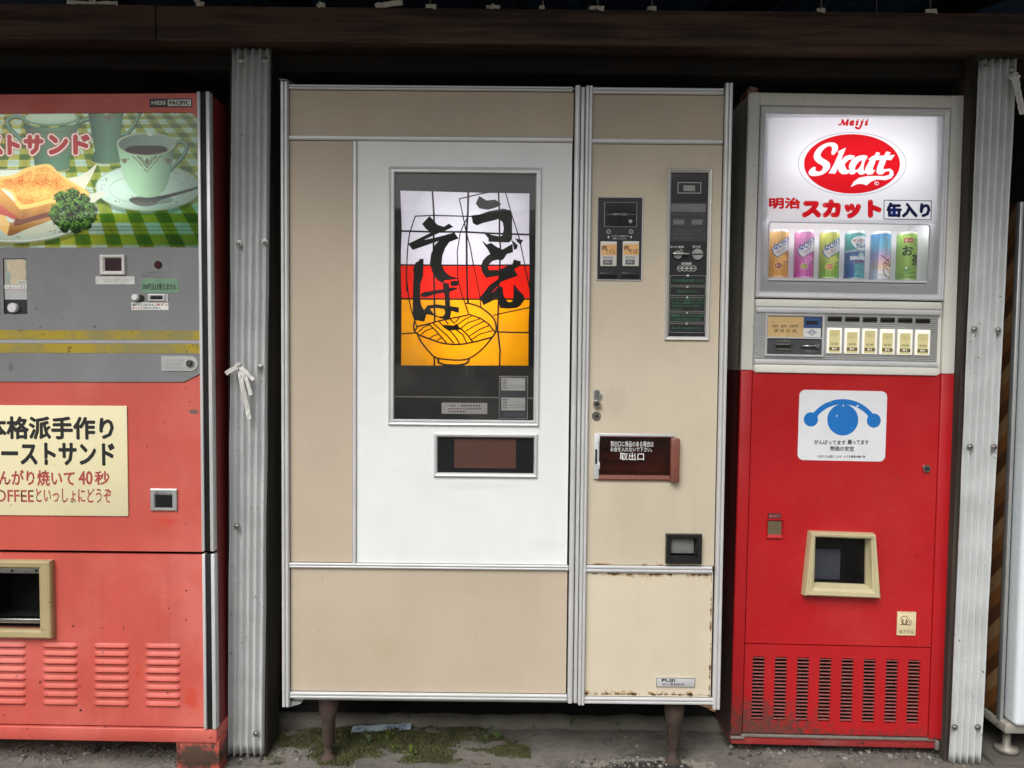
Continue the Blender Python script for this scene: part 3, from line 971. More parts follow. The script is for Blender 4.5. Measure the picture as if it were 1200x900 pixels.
m.build('port_hinge', [M['steel'], M['dark']], pp)
m = MB(); m.box(sr(20, 704, 49, 722), .10, .14, .004); m.build('port_tray', paint('grey_tray', srgb(70, 72, 74), .5, 0, .1, 20), pp)
# maker's plate
r = sr(175.6, 115.8, 225, 125.4)
m = MB(); m.box(r, -.0015, 0); m.box(sr(176.6, 117, 196.4, 124.4), -.0019, -.001, m=1); m.box(sr(197, 117, 224.2, 124.4), -.0019, -.001, m=2)
m.text('HESS', sr(178, 118.2, 195, 123.2), -.0021, 2, bold=.0005); m.text('PACIFIC', sr(198.6, 118.2, 222.6, 123.2), -.0021, 1, bold=.0005)
m.build('name_plate', [M['black'], M['ink'], paint('plate_grey', srgb(186, 184, 176), .4, .3, .05, 20)], snd)


# ------------------------------------------------------------------ printed pictures: a little rasteriser, colours stored on a fine mesh grid
class Canvas:
    def __init__(s, x0, y0, x1, y1, res, col):
        s.x0, s.y0, s.res = x0, y0, res
        s.w, s.h = int(round((x1 - x0) * res)) + 1, int(round((y1 - y0) * res)) + 1
        s.a = np.ones((s.h, s.w, 3)) * np.array(col[:3])
        s.X, s.Y = np.meshgrid(x0 + np.arange(s.w) / res, y0 + np.arange(s.h) / res)

    def mask(s, P, ss=3):
        P = np.array(P, float)
        i0, i1 = max(0, int((P[:, 0].min() - s.x0) * s.res) - 1), min(s.w, int((P[:, 0].max() - s.x0) * s.res) + 3)
        j0, j1 = max(0, int((P[:, 1].min() - s.y0) * s.res) - 1), min(s.h, int((P[:, 1].max() - s.y0) * s.res) + 3)
        if i1 <= i0 or j1 <= j0: return None
        X, Y = s.X[j0:j1, i0:i1], s.Y[j0:j1, i0:i1]
        acc = np.zeros(X.shape)
        for a in range(ss):
            for b in range(ss):
                x, y = X + ((a + .5) / ss - .5) / s.res, Y + ((b + .5) / ss - .5) / s.res
                ins = np.zeros(X.shape, bool)
                for (xa, ya), (xb, yb) in zip(P, np.roll(P, -1, 0)):
                    if ya == yb: continue
                    ins ^= ((ya > y) != (yb > y)) & (x < (xb - xa) * (y - ya) / (yb - ya) + xa)
                acc += ins
        return (slice(j0, j1), slice(i0, i1)), acc / (ss * ss)

    def fill(s, P, col, alpha=1.0, ss=3):
        r = s.mask(P, ss)
        if r is None: return s
        sl_, k = r
        k = k * alpha
        c = col(s.X[sl_], s.Y[sl_]) if callable(col) else np.array(col[:3])
        s.a[sl_] = s.a[sl_] * (1 - k[..., None]) + c * k[..., None]
        return s

    def line(s, P, w, col, alpha=1.0):
        for a, b in zip(P[:-1], P[1:]):
            d = np.array(b, float) - np.array(a, float)
            L = np.linalg.norm(d)
            if L < 1e-9: continue
            n = np.array([-d[1], d[0]]) / L * w / 2
            e = d / L * w * .25
            a_, b_ = np.array(a) - e, np.array(b) + e
            s.fill([a_ + n, b_ + n, b_ - n, a_ - n], col, alpha)
        return s

    def text(s, body, r, col, bold=0.0, alpha=1.0, rot=0.0, shear=0.0):
        """r = x0,y0,x1,y1 with y down"""
        V, F = glyphs(body, shear)
        V = np.array(V)
        lo, hi = V.min(0), V.max(0)
        k = (V - lo) / np.maximum(hi - lo, 1e-6)
        P = np.stack([r[0] + k[:, 0] * (r[2] - r[0]), r[3] - k[:, 1] * (r[3] - r[1])], 1)
        if rot:
            c_ = np.array([(r[0] + r[2]) / 2, (r[1] + r[3]) / 2])
            g_ = math.radians(rot)
            P = (P - c_) @ np.array([[math.cos(g_), math.sin(g_)], [-math.sin(g_), math.cos(g_)]]) + c_
        n_ = 8 if bold < 2.4 else 16
        offs = [(0, 0)] + ([] if not bold else [(k_ * math.cos(a_ * 2 * math.pi / n_), k_ * math.sin(a_ * 2 * math.pi / n_)) for k_ in ([bold] if bold < 2.4 else [bold, bold * .5]) for a_ in range(n_)])
        for dx, dy in offs:
            for f in F: s.fill(P[f] + (dx, dy), col, alpha, 2)
        return s


def lin(*c): return np.array(srgb(*c)[:3])
def shade(c0, c1, fn):
    def f(X, Y):
        t = np.clip(fn(X, Y), 0, 1)[..., None]
        return np.array(c0) * (1 - t) + np.array(c1) * t
    return f


def colour_grid(cv, to_point, name, mat, parent, keep=None):
    """grid mesh carrying the canvas colours; to_point(X,Y) -> arrays of xyz"""
    P = to_point(cv.X, cv.Y)
    h, w = cv.h, cv.w
    me = bpy.data.meshes.new(name)
    idx = np.arange(h * w).reshape(h, w)
    Q = np.stack([idx[:-1, :-1], idx[1:, :-1], idx[1:, 1:], idx[:-1, 1:]], -1).reshape(-1, 4)
    if keep is not None: Q = Q[keep(cv.X, cv.Y)[:-1, :-1].ravel()]
    me.vertices.add(h * w)
    me.vertices.foreach_set('co', np.stack(P, -1).reshape(-1).astype(np.float32))
    me.loops.add(Q.size); me.loops.foreach_set('vertex_index', Q.ravel().astype(np.int32))
    me.polygons.add(len(Q)); me.polygons.foreach_set('loop_start', np.arange(0, Q.size, 4, dtype=np.int32))
    me.update(calc_edges=True)
    at_ = me.color_attributes.new('print', 'FLOAT_COLOR', 'POINT')
    at_.data.foreach_set('color', np.concatenate([cv.a, np.ones((h, w, 1))], -1).reshape(-1).astype(np.float32))
    me.polygons.foreach_set('use_smooth', [True] * len(Q))
    me.materials.append(mat)
    o = bpy.data.objects.new(name, me)
    C.objects.link(o)
    if parent is not None: o.parent = parent
    return o


# --- the printed breakfast photograph on the sandwich machine
cv = Canvas(-142, 132.5, 233.6, 290, 2.0, (0, 0, 0))
X, Y = cv.X, cv.Y
fb = lambda f, o=4, s_=0: fbm(X * f + s_, Y * f + s_ * 2, o)
u_ = (X - 42) / (Y + 60) / .105
v_ = 1 / (Y + 60) / 2.35e-4
tri = lambda t, w, e: np.clip((w / 2 - np.abs((t % 1) - .5)) / e + .5, 0, 1)
gu, gv = tri(u_, .5, .06), tri(v_, .48, .08)
base = np.ones(X.shape + (1,)) * lin(186, 214, 206)
yel = lin(150, 166, 52); grn = lin(78, 116, 30)
left = np.clip((120 - X) / 160, 0, 1)[..., None]
y2 = yel * (1 - left) + lin(196, 194, 92) * left
one = (gu * (1 - gv) + gv * (1 - gu))[..., None]
both = (gu * gv)[..., None]
cl = base * (1 - one - both) + y2 * one + grn * both
for off in (.46, .54):                             # thin dark double threads
    for t_ in (u_, v_ * .5):
        k_ = tri(t_ + off + .5, .022, .012)[..., None] * .55
        cl = cl * (1 - k_) + lin(52, 70, 44) * k_
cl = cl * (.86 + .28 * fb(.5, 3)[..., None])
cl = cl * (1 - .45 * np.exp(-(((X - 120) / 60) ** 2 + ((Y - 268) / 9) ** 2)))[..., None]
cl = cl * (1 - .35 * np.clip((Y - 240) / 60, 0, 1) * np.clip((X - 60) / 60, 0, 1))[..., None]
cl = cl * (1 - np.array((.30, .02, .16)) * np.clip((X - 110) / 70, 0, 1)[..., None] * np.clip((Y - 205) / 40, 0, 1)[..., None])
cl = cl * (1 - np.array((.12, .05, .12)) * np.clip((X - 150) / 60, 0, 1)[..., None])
cv.a = cl
CHI, CHI2, CHI3 = lin(190, 222, 200), lin(112, 156, 132), lin(60, 94, 78)
GOLD = lin(118, 108, 84)
def orn(cx, cy, s_, n_=26, seed=0):
    rr = random.Random(seed)
    for q in range(n_):
        t_ = (q / (n_ - 1) - .5) * 2
        for lay in range(2):
            x, y = cx + t_ * s_ * (1 - lay * .35), cy + (1 - abs(t_)) ** 1.3 * s_ * (1.1 - lay * .3) * (1 if lay else 1) + rr.uniform(-.6, .6)
            cv.fill(ell((x, y), rr.uniform(.5, 1.1), rr.uniform(.5, 1.0), 8), GOLD, .8, 2)
    cv.fill(ell((cx, cy + s_ * .35), 1.6, 3.0, 12), GOLD, .9)
def pot(cx, ry, hw, rh, by, bw, seed):
    P = [(cx - hw, ry)] + [(cx - hw * (1 - .06 * q), ry + (by - ry) * q * .12) for q in range(1, 5)] + [(cx - hw * .62, by - (by - ry) * .22), (cx - bw, by - 3)] + ell((cx, by - 3), bw, 4.5, 10, 180, 0)[1:-1] + [(cx + bw, by - 3), (cx + hw * .62, by - (by - ry) * .22)] + [(cx + hw * (1 - .06 * q), ry + (by - ry) * q * .12) for q in range(4, 0, -1)] + [(cx + hw, ry)] + ell((cx, ry), hw, rh, 16, 0, 180)
    P = [(x, y) for x, y in P]
    cv.fill(P, shade(CHI2 * 1.15, CHI3, lambda x, y: .25 + .75 * np.abs((x - cx - hw * .15) / hw) ** 1.6 + .2 * (y - ry) / (by - ry)))
    cv.line(ell((cx, by - 2), bw, 4, 14, 180, 0), 1.0, lin(190, 176, 130), .8)
def handle(P, w):
    P = smooth(P, 5, False)
    cv.line(P, w, CHI3 * .9); cv.line([(x - .5, y - .6) for x, y in P], w * .55, CHI2 * 1.1)
handle([(36, 142), (22, 136), (11, 139), (11, 148), (18, 156), (30, 166)], 5)
handle([(92, 145), (101, 140), (112, 142), (112, 152), (104, 160), (90, 164)], 5)
pot(61, 139, 34, 10, 199, 20, 1)
cv.fill(ell((61, 138), 33, 9, 36), CHI2); cv.fill(ell((61, 137), 30, 7.5, 36), CHI * .85); cv.fill(ell((62, 134), 27, 7, 36), CHI * .95)
for q in range(30): cv.fill(ell((30 + q * 2.15, 150 + 4.5 * math.cos((q - 15) / 15 * 1.4)), .9, 1.3, 8), GOLD, .75, 2)
handle([(143, 158), (150, 156), (158, 146), (164, 134), (166, 128)], 4.5)
pot(125, 126, 22, 8, 190, 18, 2)
orn(128, 133, 10, 22, 5)
# saucer, cup, coffee, spoon
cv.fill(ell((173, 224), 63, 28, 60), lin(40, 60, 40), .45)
cv.fill(ell((172.4, 219.5), 61, 27.5, 70), shade(lin(212, 238, 230), lin(96, 136, 124), lambda x, y: ((x - 138) / 120) ** 2 + ((y - 219) / 60) ** 2 * 1.3 + .04))
cv.line(ell((172.4, 219.5), 60, 26.8, 70) + [(232.4, 219.5)], 1.0, lin(176, 186, 160), .8)
cv.line(ell((172.4, 221.5), 45, 17, 60) + [(217.4, 221.5)], .7, lin(130, 160, 150), .6)
for q in range(60):
    a_ = random.uniform(0, 6.28)
    if .9 < a_ < 2.2: continue
    k_ = random.uniform(.80, .92)
    cv.fill(ell((172.4 + 61 * k_ * math.cos(a_), 219.5 + 27 * k_ * math.sin(a_)), random.uniform(.5, 1.4), random.uniform(.4, .9), 8), GOLD, .7, 2)
cv.fill(ell((176, 234), 26, 5.5, 30), lin(80, 104, 98), .55)
handle([(204, 169), (212, 166), (218, 171), (216, 180), (208, 190), (198, 200)], 4.6)
cup = [(137.4, 169), (139.5, 182), (142, 196), (146, 210), (152, 222), (160, 229), (172, 231.5), (184, 229.5), (192, 223), (197, 212), (200, 199), (203, 183), (205.4, 169)] + ell((171.4, 169), 34, 13, 20, 0, 180)[1:-1]
cv.fill(cup, shade(lin(188, 230, 200), lin(70, 112, 92), lambda x, y: ((x - 158) / 52) ** 2 * 1.0 + np.clip((196 - y) / 60, 0, 1) * .55 + .05))
cv.fill(ell((171.4, 168.5), 34, 13, 50), lin(168, 190, 180)); cv.fill(ell((171.4, 168.9), 32.4, 11.8, 50), shade(lin(92, 118, 108), lin(160, 184, 176), lambda x, y: (x - 140) / 66))
cv.fill([(x, max(y, 170.5)) for x, y in ell((171.4, 175.4), 25, 6.6, 40)], lin(26, 20, 18))
cv.fill(ell((172, 178.5), 16, 2.2, 24), lin(52, 40, 34), .6)
cv.line(ell((171.4, 168.5), 34, 13, 50) + [(205.4, 168.5)], .8, lin(196, 190, 160), .8)
orn(172, 183, 17, 40, 3); orn(172, 184, 11, 26, 8); orn(146, 186, 5, 10, 9); orn(197, 186, 5, 10, 10)
cv.fill(ell((176, 157.5), 3.4, 2, 14), lin(225, 236, 232), .7)
cv.line(ell((172, 229), 18, 3.4, 20, 180, 0), 1.0, lin(176, 170, 130), .9)
cv.fill(smooth([(151, 233), (160, 231), (172, 231.5), (184, 230), (210, 224), (233.5, 217.5), (233.5, 220), (212, 227), (188, 234), (180, 240), (166, 241.5), (155, 238)], 5), shade(lin(60, 66, 64), lin(120, 128, 124), lambda x, y: (y - 231) / 10))
# plate, napkin, sandwich, parsley
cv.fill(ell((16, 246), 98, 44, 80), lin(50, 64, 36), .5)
cv.fill(ell((14, 241), 98, 44, 80), shade(lin(216, 228, 222), lin(128, 146, 138), lambda x, y: ((x - 20) / 130) ** 2 + (y - 222) / 110))
cv.line(ell((14, 241), 97, 43.2, 80) + [(111, 241)], 1.1, lin(120, 116, 92), .8); cv.line(ell((14, 240.4), 95, 41.6, 80) + [(109, 240.4)], .6, lin(232, 238, 234), .9)
for q in range(70):
    a_ = random.uniform(.25, 2.9); k_ = random.uniform(.80, .93)
    cv.fill(ell((14 + 98 * k_ * math.cos(a_), 241 + 44 * k_ * math.sin(a_)), random.uniform(.5, 1.6), random.uniform(.4, 1), 8), GOLD, .6, 2)
cv.fill([(74, 209), (92, 206), (103, 200), (114.5, 190.5), (108, 205), (99, 221), (88, 217)], lin(222, 224, 212))
cv.fill([(100, 228), (112, 225), (126, 224), (118, 231), (108, 238), (101, 237)], lin(214, 218, 206))
cv.fill([(20, 270), (50, 262), (72, 258), (64, 268), (36, 276)], lin(190, 196, 184))
bread = lin(232, 206, 140); crust = lin(190, 134, 62)
cv.fill(smooth([(-120, 236), (-60, 240), (-10, 248), (0, 250), (8, 260), (30, 256), (62, 248), (62, 256), (30, 268), (9, 276), (-2, 268), (-60, 262), (-120, 258)], 4), shade(lin(206, 160, 96), lin(126, 88, 58), lambda x, y: (y - 246) / 30))
cv.fill([(-120, 240), (-20, 245), (2, 248), (10, 262), (7, 275), (-4, 266), (-60, 258), (-120, 254)], lin(222, 190, 128))
cv.fill(smooth([(-110, 226), (-30, 230), (0, 233), (10, 242), (22, 252), (16, 257), (4, 252), (-20, 248), (-110, 244)], 5), shade(lin(214, 128, 112), lin(176, 82, 76), lambda x, y: (y - 228) / 26))
cv.fill(smooth([(20, 253), (40, 250), (62, 245), (64, 251), (40, 258), (16, 264)], 4), lin(120, 72, 60))
cv.fill([(-120, 214), (0, 220), (24, 244), (23, 257), (-4, 236), (-120, 230)], shade(lin(226, 184, 108), lin(176, 122, 62), lambda x, y: (y - 216) / 36))
cv.fill([(24, 244), (60, 236), (103, 224), (104, 231), (62, 246), (23, 257)], shade(lin(214, 168, 92), lin(156, 104, 56), lambda x, y: (y - 234) / 22+ .12 * np.sin(x * .31 + y * .2)))
top = smooth([(-110, 200), (0, 206), (30, 196), (52, 191.5), (61, 193.5), (68, 201), (84, 212), (103, 224), (98, 229), (60, 237), (27, 244.5), (18, 240), (0, 220), (-110, 214)], 5)
cv.fill(top, lin(238, 206, 128))
def toast(X_, Y_):
    n1 = fbm(X_ * .9 + 3, Y_ * .9, 3); n2 = fbm(X_ * .06 + 9, Y_ * .08, 3)
    k_ = np.clip(.1 + n2 * 1.0 + (n1 - .5) * 1.05 - ((X_ - 34) / 70) ** 2 * .35, 0, 1)[..., None]
    return lin(246, 214, 128) * (1 - k_) + lin(204, 104, 22) * k_
cv.fill(smooth([(-100, 203), (4, 209), (32, 200), (52, 195), (60, 198), (78, 212), (95, 224), (60, 232), (29, 239), (20, 234), (4, 219), (-100, 211)], 5), toast)
rr = random.Random(4)
LOBES = [(71, 232, 9), (84, 228, 9), (97, 235, 8.5), (66, 245, 8), (78, 241, 9), (91, 242, 9.5), (105, 244, 7.5), (68, 257, 8), (80, 255, 9.5), (94, 256, 9), (106, 254, 7), (75, 265, 7.5), (88, 266, 7.5), (100, 263, 6.5), (62, 251, 6)]
for (lx, ly, lr) in LOBES: cv.fill([(lx + lr * rr.uniform(.7, 1.15) * math.cos(t_), ly + lr * rr.uniform(.7, 1.1) * math.sin(t_)) for t_ in np.linspace(0, 6.28, 15)[:-1]], lin(16, 28, 14))
for (lx, ly, lr) in LOBES:
    for q in range(95):
        a_, k_ = rr.uniform(0, 6.28), rr.random() ** .55
        x, y = lx + lr * 1.05 * k_ * math.cos(a_), ly + lr * k_ * math.sin(a_)
        lite = .46 - (y - ly) / lr * .42 - (x - lx) / lr * .22 + rr.uniform(-.3, .3) - (ly - 230) / 130
        lite = max(0, min(1, lite))
        r_ = rr.uniform(.5, 1.25)
        c_ = lin(22, 50, 18) * (1 - lite) + lin(130, 182, 88) * lite
        cv.fill([(x + r_ * rr.uniform(.5, 1.4) * math.cos(t_), y + r_ * rr.uniform(.5, 1.4) * math.sin(t_)) for t_ in np.linspace(0, 6.28, 6)[:-1]], c_, .95, 2)
O_ = 0
# the print has faded a little and shows its grain
cv.a = cv.a * (.93 + .14 * fbm(X * 3.1, Y * 3.1, 2)[..., None])
tr_box = (-43.5, 157.5, 104, 180)
for bold_, col_ in ((4.1, lin(176, 36, 42)), (3.3, lin(230, 230, 226)), (1.75, lin(176, 18, 26))):
    for ch_, xa_, xb_ in (('ー', -44, -24), ('ス', -16.5, 2.5), ('ト', 10.5, 22.5), ('サ', 29.5, 50), ('ン', 58.5, 79), ('ド', 87.5, 104.5)):
        cv.text(ch_, (xa_, 158.6 if ch_ != 'ー' else 166, xb_, 179.2 if ch_ != 'ー' else 169.5), col_, bold_)
cv.a = np.clip(cv.a, 0, 1) ** 1.10
def pic_pt(Xp, Yp):
    fu = (Xp - cv.X.min()) / (cv.X.max() - cv.X.min()); fv = (Yp - cv.Y.min()) / (cv.Y.max() - cv.Y.min())
    return (pic[0] + (pic[1] - pic[0]) * fu, np.full(Xp.shape, .0045), pic[3] + (pic[2] - pic[3]) * fv)
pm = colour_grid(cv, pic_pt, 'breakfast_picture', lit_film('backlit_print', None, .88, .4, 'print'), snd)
m = MB(); m.box(grow(pic, -.001), .0012, .0028)
m.build('cover_pane', glass('cover_acrylic', ior=1.38, dust=.0), pm)
m = MB(); m.recess(grow(pic, .004), .0115, .13); m.build('lamp_box', M['white_box'], pm)
lz = sl(0, 226)[1]
m = MB(); m.tube([(sl(-60, 220)[0], .085, lz), (sl(168, 220)[0], .085, lz)], .013, 14)
m.build('lamp_tube', glow('dim_tube', (1, .98, .9, 1), 4.4), pm)


# ------------------------------------------------------------------ noodle machine (middle)
U = Frame(-0.154, 0, 0, 588, 880, 2.0)
ur, ul = U.rect, U.loc
udn = thing('noodle_vending_machine', 'wide beige noodle vending machine with white door and lit black brush lettering window', 'vending machine', U)
BEIGE = srgb(188, 173, 153)
def beige(name, col=BEIGE, **kw):
    kw.setdefault('streak', .05)
    return paint(name, col, .5, 0, .065, 2.6, .05, specks=(srgb(92, 74, 52), .02, 70), bump=.05, scratch=.45, **kw)
b1 = beige('beige_panel_paint')
m = MB(); shell(m, ur(332, 100, 672, 824), .012, .72); m.build('cabinet', M['alu_dull'], udn)
m = MB(); shell(m, ur(684, 102, 849, 825), .012, .72); m.build('cabinet', M['alu_dull'], udn)
m = MB(); m.box(ur(672.5, 106, 684, 824), .02, .6); m.build('module_gap', M['dark'], udn)
def panel(r, mat, name='front_panel', holes=(), y=0.0):
    return MB().plate(r, list(holes), y, y + .010).build(name, mat, udn)
panel(ur(339, 106, 672, 161), b1)
panel(ur(339, 165, 415, 661), b1)
lowp = ur(341, 666, 664, 812)
zt, zb_ = lowp[3], lowp[2]
panel(lowp, beige('beige_scuffed_paint', streak=.05, patches=[(ul(448, 760)[0], ul(448, 760)[1], .05, .05, srgb(176, 158, 130), .35)]))
b3 = beige('beige_panel_paint_right')
panel(ur(690, 110, 848, 164), b3)
# white door with its window and delivery slot
wino, wini = ur(455.5, 196.3, 633, 498.5), ur(462.3, 203.3, 626.6, 491.8)
sloto, sloti = ur(508.5, 508, 629.5, 559), ur(513, 512.6, 625.5, 554)
door_r = ur(418, 166.5, 667.5, 660.5)
m = MB(); m.plate(door_r, [wini, sloti], -.001, .010)
wdoor = m.build('white_door', paint('white_door_paint', srgb(227, 230, 229), .36, 0, .035, 5, .03, specks=(srgb(120, 120, 112), .014, 70), bump=.05, streak=.035, scratch=.3, patches=[(ul(640, 640)[0], ul(640, 640)[1], .05, .02, srgb(206, 205, 198), .2), (ul(560, 575)[0], ul(560, 570)[1], .12, .012, srgb(206, 205, 198), .3)]), udn)
APROF = [(0, 0), (0, -.006), (.18, -.008), (.36, -.0068), (.42, -.0045), (.6, -.0045), (.66, -.0062), (.85, -.0062), (1, -.002), (1, .006)]
m = MB(); m.ring(wino, wini, APROF); wf = m.build('window_frame', M['alu'], wdoor)
sp_ = ur(469, 223, 620.5, 428)
# lamp box and tubes
m = MB(); m.recess(grow(wini, .003), .0095, .14); lb = m.build('lamp_box', paint('grey_lamp_box', srgb(186, 186, 188), .8, 0, .02, 7, bump=0), wdoor)
# sign: coloured panes, black leading and brush lettering
sgn_y = .0085
ux = lambda P, y=sgn_y: U.pts(P, y)
A = lambda P: [(455 + x / 6, 195 + y / 6) for x, y in P]
Bc = lambda P: [(540 + x / 6, 195 + y / 6) for x, y in P]
Cc = lambda P: [(540 + x / 9, 280 + y / 9) for x, y in P]
Dc = lambda P: [(465 + x / 9, 290 + y / 9) for x, y in P]
Ec = lambda P: [(470 + x / 9.23, 350 + y / 9.23) for x, y in P]
m = MB()
def film(P, mi):
    m.prism(ux(P), sgn_y, sgn_y + .0012, mi, back=True)
film([(466, 220), (624, 223), (624, 310.4), (466, 310.4)], 0)
film([(466, 310.4), (624, 310.4), (624, 350.3), (466, 350.3)], 1)
film([(466, 350.3), (624, 350.3), (623, 431), (466, 431)], 2)
sign = m.build('picture_sign', [lit_film('white_sign_film', (.82, .82, .86, 1)), lit_film('red_sign_film', (.80, .075, .04, 1)), lit_film('amber_sign_film', (.88, .56, .014, 1))], wdoor)
m = MB()
yb_ = .0080
wi = grow(wini, .002)
L_ = lambda px, py: U.loc(px, py, yb_)
tl, tr_, bl, br_ = L_(469.3, 223.3), L_(620.6, 226.8), L_(470, 428.2), L_(619.2, 428.4)
edge_l = [L_(*p) for p in A([(85, 170), (88, 260), (93, 360), (95, 455), (90, 560), (88, 690)])] + [L_(*p) for p in [(470, 330), (470.6, 350), (470.4, 390)]] + [bl]
edge_r = [L_(*p) for p in A([(993, 190), (992, 300), (990, 480), (993, 690)])] + [L_(620, 330), L_(620.6, 349), L_(619.4, 380)] + [br_]
edge_t = [L_(*p) for p in A([(85, 170), (310, 176), (560, 183), (700, 186), (993, 190)])]
m.prism([(wi[0], wi[3]), (wi[1], wi[3])] + edge_t[::-1], yb_, yb_ + .0004)
m.prism([(wi[0], wi[3])] + edge_l + [(wi[0], bl[1])], yb_, yb_ + .0004)
m.prism([(wi[1], wi[3]), (wi[1], br_[1])] + edge_r[::-1], yb_, yb_ + .0004)
m.prism([(wi[0], bl[1]), bl, br_, (wi[1], br_[1]), (wi[1], wi[2]), (wi[0], wi[2])], yb_, yb_ + .0004)
yl = .0076
pxm = 1 / 450.0
def ln(P, w): m.stroke(U.pts(P, yl), w * pxm, yl)
for P, w in [
    ([(506.7, 223), (508.7, 255), (508, 290), (508.5, 312), (509, 346), (509.4, 378)], 2.0), ([(509, 417), (509, 430)], 2.0),
    ([(548.8, 225), (548.2, 250), (546.7, 272), (547, 310), (547.8, 349), (548.9, 356)], 2.3),
    ([(584.2, 225), (585.3, 250), (585.3, 273), (586.3, 288), (585.8, 310), (584.6, 330), (584.2, 352), (583.2, 386), (586, 410), (585.4, 430)], 1.9),
    ([(468, 270.6), (508, 271.7), (546.7, 271.8), (571.7, 273.3), (622, 275)], 2.0),
    ([(468, 310.4), (546, 311), (622, 310.6)], 1.8), ([(468, 350.2), (546, 350.6), (622, 350.4)], 1.9),
    ([(468, 391.4), (490, 390)], 1.6), ([(580, 388.8), (600, 389.6), (621, 389.8)], 1.6),
    (A([(130, 880), (128, 790), (130, 700), (135, 600), (140, 540), (150, 470), (190, 350), (320, 345), (590, 352)]), 1.3),
    (Dc([(100, 300), (105, 350), (125, 520), (150, 650), (180, 740), (210, 835)]), 1.3),
    (A([(562, 350), (530, 410), (505, 470), (485, 600), (488, 700)]), 1.2),
    (Dc([(640, 200), (645, 330), (680, 480), (720, 590), (758, 705)]), 1.5),
    (A([(660, 190), (500, 228), (530, 370), (545, 450), (575, 560), (598, 690)]), 1.3),
    (Cc([(125, 230), (160, 400), (200, 600), (214, 725)]), 1.4),
    (A([(650, 193), (800, 165)]), 1.3),
    (A([(822, 175), (865, 330), (920, 500), (960, 690)]), 1.2), (Cc([(670, 270), (700, 400), (730, 540), (738, 625), (762, 715), (600, 750), (340, 805)]), 1.4),
    # bowl
    (Ec(smooth([(150, 230), (138, 290), (145, 345), (180, 385), (300, 432), (450, 482), (620, 495), (780, 470), (900, 440), (985, 415), (1022, 360), (1028, 300), (1008, 225), (955, 165), (860, 95), (760, 58), (690, 50)], 4, False)), 1.9),
    (Ec([(150, 345), (180, 300), (300, 272), (380, 248), (530, 215), (640, 195), (740, 172), (790, 188), (860, 213), (940, 268), (1000, 340), (1020, 370)]), 1.7),
    (Ec(smooth([(180, 390), (220, 470), (300, 570), (365, 632), (440, 652), (600, 665), (720, 652), (830, 588), (930, 490), (1010, 385)], 4, False)), 1.8),
    (Ec([(362, 625), (362, 725)]), 1.5), (Ec([(400, 645), (405, 692), (470, 716), (600, 722), (690, 708), (728, 684), (738, 650)]), 2.2),
    (Ec([(190, 360), (240, 312), (300, 285)]), 1.3), (Ec([(220, 388), (270, 345), (340, 320)]), 1.3), (Ec([(305, 432), (350, 402), (402, 385)]), 1.3), (Ec([(388, 450), (440, 425)]), 1.3),
    (Ec([(300, 275), (380, 350), (440, 420), (492, 478)]), 1.6), (Ec([(345, 262), (420, 330), (500, 400), (570, 482)]), 1.5), (Ec([(410, 248), (470, 310), (545, 360), (600, 430), (632, 488)]), 1.5),
    (Ec([(480, 235), (512, 278)]), 1.5), (Ec([(530, 222), (582, 272)]), 1.5), (Ec([(600, 340), (670, 392), (712, 482)]), 1.5), (Ec([(650, 325), (720, 395), (778, 470)]), 1.7),
    (Ec([(585, 258), (630, 208)]), 1.3), (Ec([(608, 282), (690, 225), (772, 182)]), 1.3), (Ec([(640, 325), (730, 258), (862, 215)]), 1.3), (Ec([(700, 352), (790, 297), (902, 245)]), 1.3), (Ec([(740, 405), (850, 332), (968, 285)]), 1.3), (Ec([(765, 442), (850, 385), (992, 345)]), 1.3),
]: ln(P, w)
def blot(P, holes=()):
    m.prism([U.pts(P, yl)] + [U.pts(h, yl) for h in holes], yl - m.z, yl + .0003)
    m.z += .00003
blot(A([(290, 350), (322, 382), (345, 410), (390, 425), (428, 403), (457, 425), (410, 448), (375, 464), (300, 464), (265, 440), (238, 405)]))
blot(A([(140, 545), (300, 466), (375, 460), (247, 518), (350, 497), (465, 465), (495, 507), (430, 532), (400, 575), (380, 630), (375, 690), (395, 735), (435, 770), (490, 785), (490, 792), (395, 802), (385, 822), (345, 800), (310, 745), (292, 685), (302, 615), (330, 550), (357, 523), (172, 588)]))
blot(Dc([(200, 160), (235, 140), (238, 122), (283, 120), (278, 300), (250, 380), (245, 530), (258, 610), (290, 665), (325, 690), (310, 715), (290, 782), (190, 765), (168, 690), (172, 450), (180, 270), (172, 240), (185, 190)]))
blot(Dc([(250, 492), (290, 470), (490, 440), (600, 420), (655, 435), (560, 467), (400, 492), (320, 522), (255, 520)]))
blot(Dc([(485, 350), (500, 372), (550, 380), (555, 440), (562, 618), (655, 632), (655, 690), (575, 670), (565, 735), (540, 765), (440, 742), (380, 718), (310, 702), (285, 665), (325, 610), (420, 600), (510, 612), (505, 520), (490, 430)]), [Dc([(350, 648), (400, 636), (500, 650), (510, 690), (490, 725), (440, 728), (390, 700)])])
blot(Dc([(562, 362), (600, 350), (648, 352), (646, 402), (575, 410)]))
blot(Bc([(130, 208), (180, 240), (245, 235), (285, 268), (245, 290), (190, 305), (130, 295), (105, 262), (118, 235)]))
blot(Bc([(75, 345), (130, 340), (200, 315), (300, 297), (350, 310), (361, 345), (361, 510), (340, 535), (280, 533), (195, 530), (195, 507), (155, 458), (210, 480), (270, 493), (290, 488), (303, 440), (295, 395), (268, 370), (210, 385), (150, 400), (115, 415), (85, 400)]))
